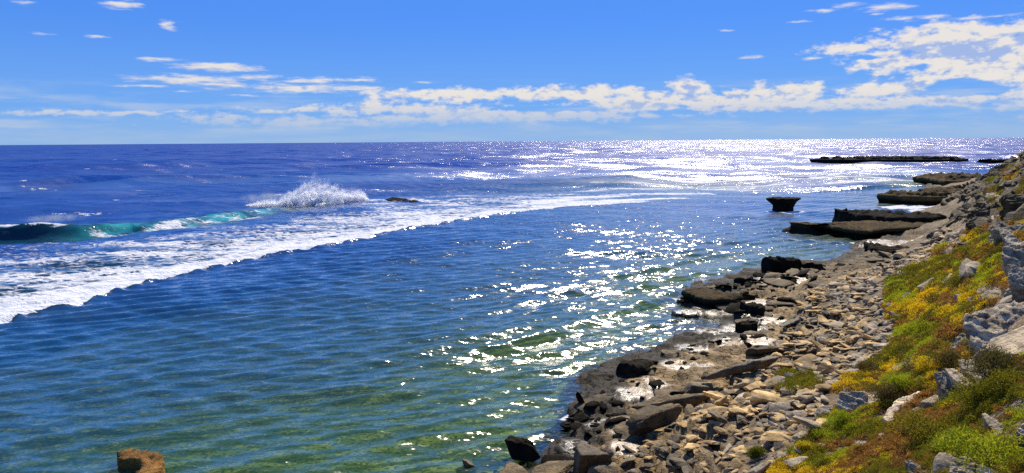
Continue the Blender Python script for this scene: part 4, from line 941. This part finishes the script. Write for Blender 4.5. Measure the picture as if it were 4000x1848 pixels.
SHELF = [(1840, 1848), (2120, 1700), (2330, 1560), (2400, 1450), (2560, 1400), (2700, 1335), (2880, 1310), (2880, 1230), (2660, 1180), (2700, 1135), (2900, 1095), (2990, 1070), (3130, 1045), (3320, 1035), (3420, 985), (3560, 985), (3430, 1040), (3230, 1110), (3130, 1200), (3060, 1280), (3030, 1390), (2950, 1440), (2800, 1540), (2700, 1640), (2560, 1700), (2420, 1790), (2440, 1900), (1840, 1900)]
def shelf_rocks():
    r = np.random.default_rng(91); n = 26000
    x = r.uniform(-2, 50, n); y = r.uniform(15, 72, n); z = ground(x, y); u, v = proj(np.stack([x, y, z], -1)); zs = tps(x, y)
    m = in_poly(u, v, SHELF) & (zs > -.25); x, y, z, u, v, zs = x[m], y[m], z[m], u[m], v[m], zs[m]
    # big flat plates lying in layers: individuals
    plates = [mesh_from('rock_plate', *rock_shape(4, 700 + k, (1, r.uniform(.5, .75), r.uniform(.10, .16)), 8, .03, .0), M_BROWN) for k in range(6)]
    pick = []; 
    for i in r.permutation(len(x)):
        s = r.uniform(.35, .95) * (1 + .5 * (y[i] > 40))
        if zs[i] < .12: continue
        if all((x[i] - x[j]) ** 2 + (y[i] - y[j]) ** 2 > (1.1 * max(s, q)) ** 2 for j, q in pick): pick.append((i, s))
        if len(pick) >= 46: break
    for i, s in pick:
        o = bpy.data.objects.new('rock_plate', plates[int(r.integers(6))]); COL.objects.link(o)
        o.location = (x[i], y[i], z[i] + s * .05); o.rotation_euler = (r.normal() * .05, r.normal() * .06 - .05, R_(38) + r.normal() * .45); o.scale = (s, s, s * r.uniform(.8, 1.3))
        wh = 'beside the overhanging shelf' if v[i] < 1250 else ('in the middle of the wet shelf' if v[i] < 1500 else 'at the lower end of the shelf')
        o['label'] = 'flat brown plate of rock lying ' + wh; o['category'] = 'rock'; o['group'] = 'flat rock plates ' + wh
    edge = np.clip(1.25 - zs / .6, .12, 1); keep = r.random(len(x)) < edge * .62; Vs, Fs, k = [], [], 0
    for i in np.where(keep)[0]:
        p, f = shapes2[int(r.integers(NV))]; s = min(.6, math.exp(r.normal() * .55 - 1.9)) * (1 + .5 * (y[i] > 40)); e = Euler((r.normal() * .3, r.normal() * .3, R_(38) + r.normal() * .6))
        Vs.append((p * s * np.array([1, 1, .8 + .6 * r.random()])) @ np.array(e.to_matrix()).T + np.array([x[i], y[i], z[i]])); Fs.append(f + k); k += len(p)
    link('ragged_shore_rock', mesh_from('ragged_shore_rock', np.vstack(Vs), np.vstack(Fs), M_ALGAE), 'small ragged black rocks along the edge of the shelf', 'rubble', kind='stuff'); print('ragged', len(Vs))
shelf_rocks()

# ------------------------------------------------------------------ plants
def tuft_mesh(name, seed, n, mat, leaf=.035, rad=.16, hgt=.12, up=.5):
    r = np.random.default_rng(seed)
    th = r.uniform(0, 2 * math.pi, n); ph = np.arccos(r.uniform(.05, 1, n)); rr = r.uniform(.75, 1.05, n)
    c = np.stack([np.sin(ph) * np.cos(th) * rad * rr, np.sin(ph) * np.sin(th) * rad * rr, np.cos(ph) * hgt * rr], -1)
    nrm = c / np.array([rad, rad, hgt]); d = nrm + r.normal(size=(n, 3)) * .45 + np.array([0, 0, up]); d /= np.linalg.norm(d, axis=1)[:, None]
    s = np.cross(d, r.normal(size=(n, 3))); s /= np.linalg.norm(s, axis=1)[:, None]
    L = leaf * r.uniform(.7, 1.4, n)[:, None]
    V = np.stack([c - s * L * .35, c + s * L * .35, c + d * L * 1.5], 1).reshape(-1, 3)
    return mesh_from(name, V, np.arange(n * 3).reshape(-1, 3), mat, smooth=False)
def gn_scatter(name, label, pts, scl, rotz, meshes, tilt=None):
    src = bpy.data.collections.new(name + '_source')
    for k, me in enumerate(meshes):
        o = bpy.data.objects.new(name + '_tuft', me); src.objects.link(o)
    me = bpy.data.meshes.new(name); me.vertices.add(len(pts)); me.vertices.foreach_set('co', np.ascontiguousarray(pts, np.float32).ravel()); me.update()
    a = me.attributes.new('scl', 'FLOAT', 'POINT'); a.data.foreach_set('value', scl.astype(np.float32))
    a = me.attributes.new('rot', 'FLOAT_VECTOR', 'POINT'); a.data.foreach_set('vector', np.ascontiguousarray(rotz, np.float32).ravel())
    o = link(name, me, label, 'plants', kind='stuff')
    ng = bpy.data.node_groups.new(name, 'GeometryNodeTree')
    ng.interface.new_socket('Geometry', in_out='INPUT', socket_type='NodeSocketGeometry'); ng.interface.new_socket('Geometry', in_out='OUTPUT', socket_type='NodeSocketGeometry')
    N, L = ng.nodes, ng.links; gi = N.new('NodeGroupInput'); go = N.new('NodeGroupOutput')
    ip = N.new('GeometryNodeInstanceOnPoints'); ci = N.new('GeometryNodeCollectionInfo'); ci.inputs['Collection'].default_value = src
    ci.inputs['Separate Children'].default_value = True; ci.inputs['Reset Children'].default_value = True
    ip.inputs['Pick Instance'].default_value = True
    ns = N.new('GeometryNodeInputNamedAttribute'); ns.data_type = 'FLOAT'; ns.inputs['Name'].default_value = 'scl'
    nr = N.new('GeometryNodeInputNamedAttribute'); nr.data_type = 'FLOAT_VECTOR'; nr.inputs['Name'].default_value = 'rot'
    L.new(gi.outputs[0], ip.inputs['Points']); L.new(ci.outputs[0], ip.inputs['Instance'])
    L.new(ns.outputs[0], ip.inputs['Scale']); L.new(nr.outputs[0], ip.inputs['Rotation']); L.new(ip.outputs[0], go.inputs[0])
    md = o.modifiers.new('scatter', 'NODES'); md.node_group = ng
    return o
VEG = [(3020, 2300), (3010, 1848), (3090, 1760), (3160, 1720), (3190, 1650), (3310, 1560), (3260, 1520), (3300, 1490), (3400, 1430), (3480, 1365), (3510, 1300), (3480, 1250), (3470, 1190), (3480, 1110), (3600, 1030), (3700, 960), (3780, 930), (3850, 840), (3830, 760), (3870, 690), (3950, 640), (4000, 600), (4700, 560), (4900, 2300)]
PATCH = [(3110, 1480, 90, 30, 'g')]
BLOBS = [ # px, py, rx, ry, kind   y yellow l lime g olive b brown d dark s bare
 (3500, 1130, 60, 30, 'l'), (3640, 1075, 90, 40, 'y'), (3620, 1150, 120, 35, 'y'), (3560, 1190, 60, 30, 'l'), (3590, 1200, 60, 30, 'y'), (3700, 1180, 80, 25, 'b'), (3790, 1060, 60, 30, 'l'), (3840, 1060, 50, 50, 'l'), (3730, 1240, 60, 35, 'y'), (3780, 1180, 40, 20, 'y'),
 (3620, 1290, 100, 30, 'l'), (3700, 1270, 60, 20, 'b'), (3650, 1350, 90, 30, 'l'), (3560, 1310, 60, 25, 'l'), (3540, 1350, 50, 40, 'y'), (3700, 1310, 90, 25, 'b'), (3740, 1330, 60, 40, 'g'), (3720, 1400, 70, 50, 'b'), (3500, 1410, 60, 30, 'y'), (3480, 1440, 80, 35, 'y'), (3650, 1430, 90, 35, 'y'),
 (3580, 1440, 60, 40, 'd'), (3420, 1450, 50, 25, 'd'), (3330, 1520, 80, 30, 'y'), (3420, 1500, 90, 30, 'y'), (3540, 1500, 90, 40, 'l'), (3600, 1520, 60, 30, 'g'), (3450, 1540, 60, 35, 'd'), (3350, 1490, 50, 20, 'g'),
 (3300, 1660, 80, 40, 'l'), (3400, 1640, 70, 30, 'l'), (3350, 1690, 90, 25, 'g'), (3430, 1690, 50, 30, 'g'), (3230, 1700, 60, 20, 'l'), (3150, 1750, 50, 50, 'y'), (3260, 1740, 90, 20, 'b'), (3300, 1770, 60, 40, 'l'), (3200, 1800, 70, 50, 'g'), (3350, 1800, 60, 40, 'b'),
 (3600, 1620, 110, 60, 'b'), (3560, 1560, 80, 40, 'b'), (3500, 1760, 90, 50, 'b'), (3650, 1720, 110, 60, 'g'), (3750, 1680, 80, 60, 'g'), (3620, 1760, 90, 50, 'g'), (3770, 1760, 60, 25, 'l'), (3900, 1540, 120, 60, 'g'), (3850, 1600, 60, 60, 'g'), (3950, 1450, 80, 60, 'd'), (3900, 1780, 120, 60, 'g'), (3970, 1720, 60, 40, 'g'), (3820, 1740, 60, 30, 's'), (3700, 1460, 40, 30, 'b'),
 (3420, 1780, 60, 60, 'b'), (3560, 1800, 80, 60, 'b'), (3450, 1620, 60, 50, 's'), (3840, 1330, 60, 40, 's'), (3740, 1470, 30, 30, 's'), (3960, 640, 50, 14, 'y'), (3930, 680, 60, 20, 'b'), (3900, 720, 50, 20, 'g'), (3960, 900, 60, 20, 'b'), (3750, 980, 80, 20, 'b'), (3800, 950, 40, 15, 'y'), (3700, 1010, 60, 20, 'b')]
def plants():
    r = np.random.default_rng(15); KI = 'ylgbds'; sets = {k: [] for k in 'ylgbd'}
    cand = []
    # near, middle and far bands with growing spacing
    for n, lo, hi in ((52000, 5, 22), (60000, 22, 48), (70000, 48, 140)):
        th = r.uniform(R_(-5), R_(52), n); d = np.sqrt(r.uniform(lo * lo, hi * hi, n)); cand.append(np.stack([d * np.sin(th), d * np.cos(th)], -1))
    C = np.vstack(cand); x, y = C.T; z = ground(x, y); dist = np.hypot(x, y)
    u, v = proj(np.stack([x, y, z], -1)); m = in_poly(u, v, VEG) & (z > 1.3) & (u < 4500)
    m2 = (((u - 3110) / 95) ** 2 + ((v - 1500) / 42) ** 2 < 1) & (r.random(len(u)) < .8) & (z < 3)
    m = m | m2
    for c_ in CUTS:
        m &= ~in_poly(u, v, c_[2])
    x, y, z, u, v, dist, m2 = x[m], y[m], z[m], u[m], v[m], dist[m], m2[m]
    a = fbm(x / 1.6, y / 1.6, oct=3, seed=201); b = fbm(x / 1.1 + 40, y / 1.1, oct=3, seed=202); c = fbm(x / .6, y / .6, oct=3, seed=203)
    w = {k: np.zeros(len(x)) for k in KI}
    for bx, by, rx, ry, k in BLOBS:
        q = 1.3 - np.sqrt(((u - bx) / rx) ** 2 + ((v - by) / ry) ** 2); w[k] = np.maximum(w[k], q)
    base = {'y': .14 + .9 * a + .4 * c, 'l': .02 + .9 * b - .4 * c, 'g': .32 - .8 * a + .3 * c, 'b': .50 - .6 * b, 'd': .30 + .6 * c - .4 * a, 's': .36 - .9 * c}
    S = np.stack([base[k] + .85 * w[k] + .26 * r.normal(size=len(x)) for k in KI], -1); kind = S.argmax(1)
    kind[m2] = np.where(r.random(m2.sum()) < .75, 2, 3)
    for i, k in enumerate('ylgbd'):
        s = kind == i
        if k in 'bd': s &= r.random(len(s)) < .8
        sets[k] = (np.stack([x[s], y[s], z[s] - .01], -1), dist[s])
    info = {'y': ('yellow_cushion_plants', 'golden yellow low cushion plants covering parts of the slope', L_YEL), 'l': ('lime_cushion_plants', 'lime green low cushion plants on the slope', L_LIME), 'g': ('olive_heath_plants', 'olive green heath plants on the slope', L_GREEN), 'b': ('brown_heath_plants', 'rusty brown dry heath and litter on the slope', L_BROWN), 'd': ('dark_heath_plants', 'dark grey-brown wiry heath on the slope', L_DARK)}
    for k in 'ylgbd':
        nm, lb, mt = info[k]; P, dd = sets[k]; n = len(P)
        hg = {'y': .10, 'l': .11, 'g': .14, 'b': .06, 'd': .13}[k]
        ms = [tuft_mesh(nm, 300 + j, 210, mt, leaf=.016 if k != 'b' else .020, rad=.13, hgt=hg, up=.4) for j in range(5)]
        P = P + np.stack([0 * dd, 0 * dd, .16 * (.45 - np.abs(fbm(P[:, 0] / .8, P[:, 1] / .8, oct=2, seed=210)) * 1.6) * (1 if k != 'b' else .4)], -1)
        sc = np.clip(dd / 16, .75, 3.2) * r.uniform(.6, 1.25, n)
        rot = np.stack([r.normal(size=n) * .15 , r.normal(size=n) * .15 - .3, r.uniform(0, 6.28, n)], -1)
        gn_scatter(nm, lb, P, sc, rot, ms)
        print(nm, n)
plants()

def shrub(label, px, py, w, h, mat, seed, n=4500, name='shrub'):
    """a rounded shrub: short stems and a crown of leaves"""
    c = G(px, py); r = np.random.default_rng(seed)
    e = bpy.data.objects.new(name, None); COL.objects.link(e); e.location = (c[0], c[1] + w * .3, c[2]); e['label'] = label; e['category'] = 'shrub'; e.empty_display_size = .2
    V, F, k = [], [], 0
    lobes = r.uniform(-1, 1, (9, 2)) * .55
    m = n // 9
    for lx, ly in lobes:
        R0 = w * .5 * r.uniform(.40, .6); hh = h * (1 - .45 * (lx * lx + ly * ly)) * r.uniform(.8, 1.05)
        th = r.uniform(0, 6.28, m); ph = np.arccos(r.uniform(0, 1, m)); rr = r.uniform(.6, 1.05, m)
        q = np.stack([lx * w * .5 + np.sin(ph) * np.cos(th) * R0 * rr, ly * w * .5 + np.sin(ph) * np.sin(th) * R0 * rr, np.cos(ph) * hh * rr], -1)
        d = np.stack([np.sin(ph) * np.cos(th), np.sin(ph) * np.sin(th), np.cos(ph)], -1) + r.normal(size=(m, 3)) * .5; d /= np.linalg.norm(d, axis=1)[:, None]
        s = np.cross(d, r.normal(size=(m, 3))); s /= np.linalg.norm(s, axis=1)[:, None]; L = .019 * r.uniform(.6, 1.5, m)[:, None] * max(1, w / .9) ** .5
        V.append(np.stack([q - s * L * .4, q + s * L * .4, q + d * L * 1.6], 1).reshape(-1, 3))
    V = np.vstack(V)
    link('foliage', mesh_from('foliage', V, np.arange(len(V)).reshape(-1, 3), mat, smooth=False), parent=e)
    sv_, sf = [], []; k = 0
    for lx, ly in lobes:
        b0 = np.array([lx * .08 * w, ly * .08 * w, -.08]); t0 = np.array([lx * w * .45, ly * w * .45, h * .6])
        for j in range(3):
            a = j * 2.094; o_ = np.array([math.cos(a), math.sin(a), 0])
            sv_ += [b0 + o_ * .02, t0 + o_ * .006]
        for j in range(3): j2 = (j + 1) % 3; sf.append([k + 2 * j, k + 2 * j2, k + 2 * j2 + 1, k + 2 * j + 1])
        k += 6
    link('stem', mesh_from('stem', np.array(sv_), np.array(sf), M_DARK), parent=e)
SHR = [('small round olive shrub alone among the beach stones', 2968, 1800, .55, .34, L_GREEN, 1), ('dark rounded shrub against the blue-grey layered boulder', 3480, 1575, .9, .55, L_DARK, 2), ('dense dark green shrub on the slope left of the split boulders', 3880, 1610, 1.3, .6, L_GREEN, 3),
       ('wide grey-brown twiggy bush in the hollow below the huge slab', 3940, 1510, 1.6, .7, L_DARK, 4), ('brown bushy heath clump beside the pale sandy patch', 3725, 1440, .8, .45, L_DARK, 5), ('bright lime shrub beside the blue-grey layered boulder', 3310, 1680, 1.0, .42, L_LIME, 6), ('golden shrub at the lower left foot of the slope', 3150, 1775, .5, .34, L_YEL, 7),
       ('broad olive shrub in the lower middle of the slope', 3680, 1740, 1.5, .5, L_GREEN, 8), ('olive shrub at the right edge behind the huge slab foot', 3985, 1560, .9, .55, L_GREEN, 9), ('yellow-green shrub filling the bottom right corner', 3950, 1840, 1.4, .45, L_LIME, 10), ('red-brown shrub under the five-sided pale block', 3380, 1812, .7, .35, L_BROWN, 11),
       ('golden shrub in front of the tilted slabs', 3660, 1455, 1.0, .40, L_YEL, 12), ('lime shrub left of the dark rounded shrub', 3540, 1530, 1.1, .42, L_LIME, 13), ('dark green shrub tucked under the long grey slab', 3760, 1135, 1.3, .7, L_GREEN, 14), ('yellow bush beside the beach at mid slope', 3560, 1215, 1.2, .6, L_YEL, 15), ('dark bush touching the beach stones left of the golden plants', 3400, 1455, .8, .4, L_DARK, 16), ('brown heath bush right of the rock rib', 3590, 1690, .9, .35, L_BROWN, 17)]
for lb, px, py, w, h, mt, sd_ in SHR: shrub(lb, px, py, w, h, mt, 500 + sd_)

# ------------------------------------------------------------------ the big splash
def splash(name, label, base, prof, depthm, seed, npuff, rmin, rmax, nd):
    """base and profile given as photo points; heights follow from the distance"""
    r = np.random.default_rng(seed); B = np.array([at(a, b, 0) for a, b in base]); bx = np.array([a for a, b in base], float)
    px = np.array([a for a, b in prof], float); py = np.array([b for a, b in prof], float)
    V, F, k = [], [], 0; drops = []
    c0 = B.mean(0); back = np.array([c0[0], c0[1]]) / np.hypot(c0[0], c0[1])
    def top_at(u):
        bxp = np.interp(u, bx, B[:, 0]); byp = np.interp(u, bx, B[:, 1]); d = math.hypot(bxp, byp)
        yb = np.interp(u, bx, [b for a, b in base]); yt = np.interp(u, px, py)
        return bxp, byp, max(.25, (yb - yt) / F_PX * d)
    for i in range(npuff):
        u = r.uniform(px[0], px[-1]); X, Y, H = top_at(u); t = r.random() ** .8; dz = r.uniform(0, depthm) * (1 - .3 * t)
        R0 = min(r.uniform(rmin, rmax), H * .45); z = t * max(.05, H * .74 - R0)
        v, f = ICO[3]; n = fbm(v[:, 0] * 1.6 + i, v[:, 1] * 1.6, v[:, 2] * 1.6, oct=4, seed=i, gain=.65)
        p = v * (1 + .42 * n)[:, None] * np.array([R0 * 1.2, R0, R0]) + np.array([X + back[0] * dz, Y + back[1] * dz, z])
        p[:, 2] *= .9; V.append(p); F.append(f + k); k += len(v)
    u = r.uniform(px[0], px[-1], nd); pts = []; scs = []
    for i in range(nd):
        X, Y, H = top_at(u[i]); s = r.exponential(.07); q = r.random() ** .6; sc = r.uniform(.35, .95) * min(1, H / 1.6) * (.45 if q > .93 else 1)
        z = H * (q * 1.0 + (s if q > .8 else 0)) - .35 * sc; dz = r.uniform(-.25, 1.1) * depthm * (1 - .4 * q)
        pts.append((X + back[0] * dz + r.normal() * .15, Y + back[1] * dz, max(.05, z))); scs.append(sc)
    o = bpy.data.objects.new(name, None); COL.objects.link(o); o.location = c0; o['label'] = label; o['category'] = 'wave'
    ww = link('white_water', mesh_from('white_water', np.vstack(V) - c0, np.vstack(F), M_SPLASH), parent=o)
    rm = ww.modifiers.new('merge', 'REMESH'); rm.mode = 'VOXEL'; rm.voxel_size = .11; rm.use_smooth_shade = True
    if nd:
        P = np.array(pts) - c0; ms = []
        for k_ in range(4):
            m_ = 240; d_ = r.normal(size=(m_, 3)); d_ /= np.linalg.norm(d_, axis=1)[:, None]; c_ = d_ * (r.random(m_) ** .45)[:, None] * .5
            ms.append(mesh_from('spray', (c_[:, None, :] + r.normal(size=(m_, 3, 3)) * .017).reshape(-1, 3), np.arange(m_ * 3).reshape(-1, 3), M_FOAM, smooth=False))
        q = gn_scatter('spray', 'fine droplets of the breaking wave', P, np.array(scs), r.uniform(0, 6, (nd, 3)), ms); q.parent = o; del q['category']; del q['label']
splash('breaking_wave', 'tall white exploding breaker out on the reef', [(960, 806), (1080, 812), (1160, 812), (1300, 805), (1440, 782)], [(960, 800), (1020, 786), (1060, 780), (1090, 785), (1120, 762), (1160, 742), (1190, 722), (1230, 712), (1290, 722), (1330, 738), (1370, 748), (1405, 742), (1425, 755), (1440, 775)], 2.2, 601, 260, .18, .42, 2300)
splash('breaking_wave', 'small far burst of spray on the reef before the ledges', [(3215, 694), (3275, 694)], [(3215, 690), (3235, 680), (3250, 676), (3265, 682), (3275, 690)], 1.5, 603, 26, .4, .9, 60)

def mist(label, px, py, z, sx, sy, sz, rz=0):
    v, f = ICO[4]; c = at(px, py, z)
    o = link('sea_spray', mesh_from('sea_spray', v, f, M_MIST), label, 'spray', kind='stuff', loc=c); o.scale = (sx, sy, sz); o.rotation_euler = (0, 0, R_(rz))
mist('veil of mist blown back from the curl left of the big breaker', 1040, 775, 2.0, 4.6, 1.6, 1.1)
mist('mist blown off the crest of the green wave at the far left', 210, 852, 1.9, 3.8, 2.4, .55, 45)

# ------------------------------------------------------------------ boats far out
def boat(label, px, py, L, cabin, hullc=(.03, .03, .04)):
    c = at(px, py, 0); m, n = material('boat_paint'); out(n, n.new('ShaderNodeBsdfPrincipled', i_Base_Color=hullc, i_Roughness=.4))
    e = bpy.data.objects.new('motor_boat', None); COL.objects.link(e); e.location = c; e.rotation_euler = (0, 0, R_(20)); e['label'] = label; e['category'] = 'boat'
    V, F = [], []; S = 9; ring = [(-1, 1), (-.8, .3), (-.35, -.2), (.35, -.2), (.8, .3), (1, 1)]
    for i in range(S):
        t = i / (S - 1); w = L * .17 * (1 - t ** 3) ** .8 * (.85 + .15 * min(1, t * 4)) + .02; h = L * .12 * (1 + .5 * t * t)
        for a, b in ring: V.append(((t - .5) * L, a * w, b * h))
    for i in range(S - 1):
        for j in range(6): j2 = (j + 1) % 6; F.append([i * 6 + j, i * 6 + j2, i * 6 + 6 + j2, i * 6 + 6 + j])
    link('hull', mesh_from('hull', np.array(V), np.array(F), m), parent=e)
    def box(nm, x0, x1, y0, y1, z0, z1, tap):
        v = np.array([(x0, y0, z0), (x1, y0, z0), (x1, y1, z0), (x0, y1, z0), (x0 + tap, y0 * .85, z1), (x1 - tap, y0 * .85, z1), (x1 - tap, y1 * .85, z1), (x0 + tap, y1 * .85, z1)])
        f = np.array([(3, 2, 1, 0), (4, 5, 6, 7), (0, 1, 5, 4), (1, 2, 6, 5), (2, 3, 7, 6), (3, 0, 4, 7)]); link(nm, mesh_from(nm, v, f, m, smooth=False), parent=e)
    if cabin:
        box('cabin', -.2 * L, .2 * L, -.12 * L, .12 * L, .1 * L, .38 * L, .06 * L); box('canopy', -.3 * L, .12 * L, -.12 * L, .12 * L, .40 * L, .43 * L, .02)
        box('mast', -.02 * L, .0, -.01 * L, .01 * L, .43 * L, .75 * L, .0)
    else: box('console', -.1 * L, .06 * L, -.07 * L, .07 * L, .08 * L, .22 * L, .02)
    box('outboard', -.56 * L, -.5 * L, -.04 * L, .04 * L, .0, .17 * L, .01)
boat('dark cabin boat on the glittering water near the horizon, largest boat', 2731, 571, 4.6, True)
boat('tiny low boat on the bright sparkle left of the cabin boat', 2431, 598, 3.2, False)
boat('tiny boat on the horizon glitter just right of the cabin boat', 2826, 561, 4.5, False)
boat('faint tiny boat on the glitter farthest toward the headland', 3030, 563, 4.5, False)
boat('small dark boat on the deep blue water at the far left', 571, 587, 6.5, False)
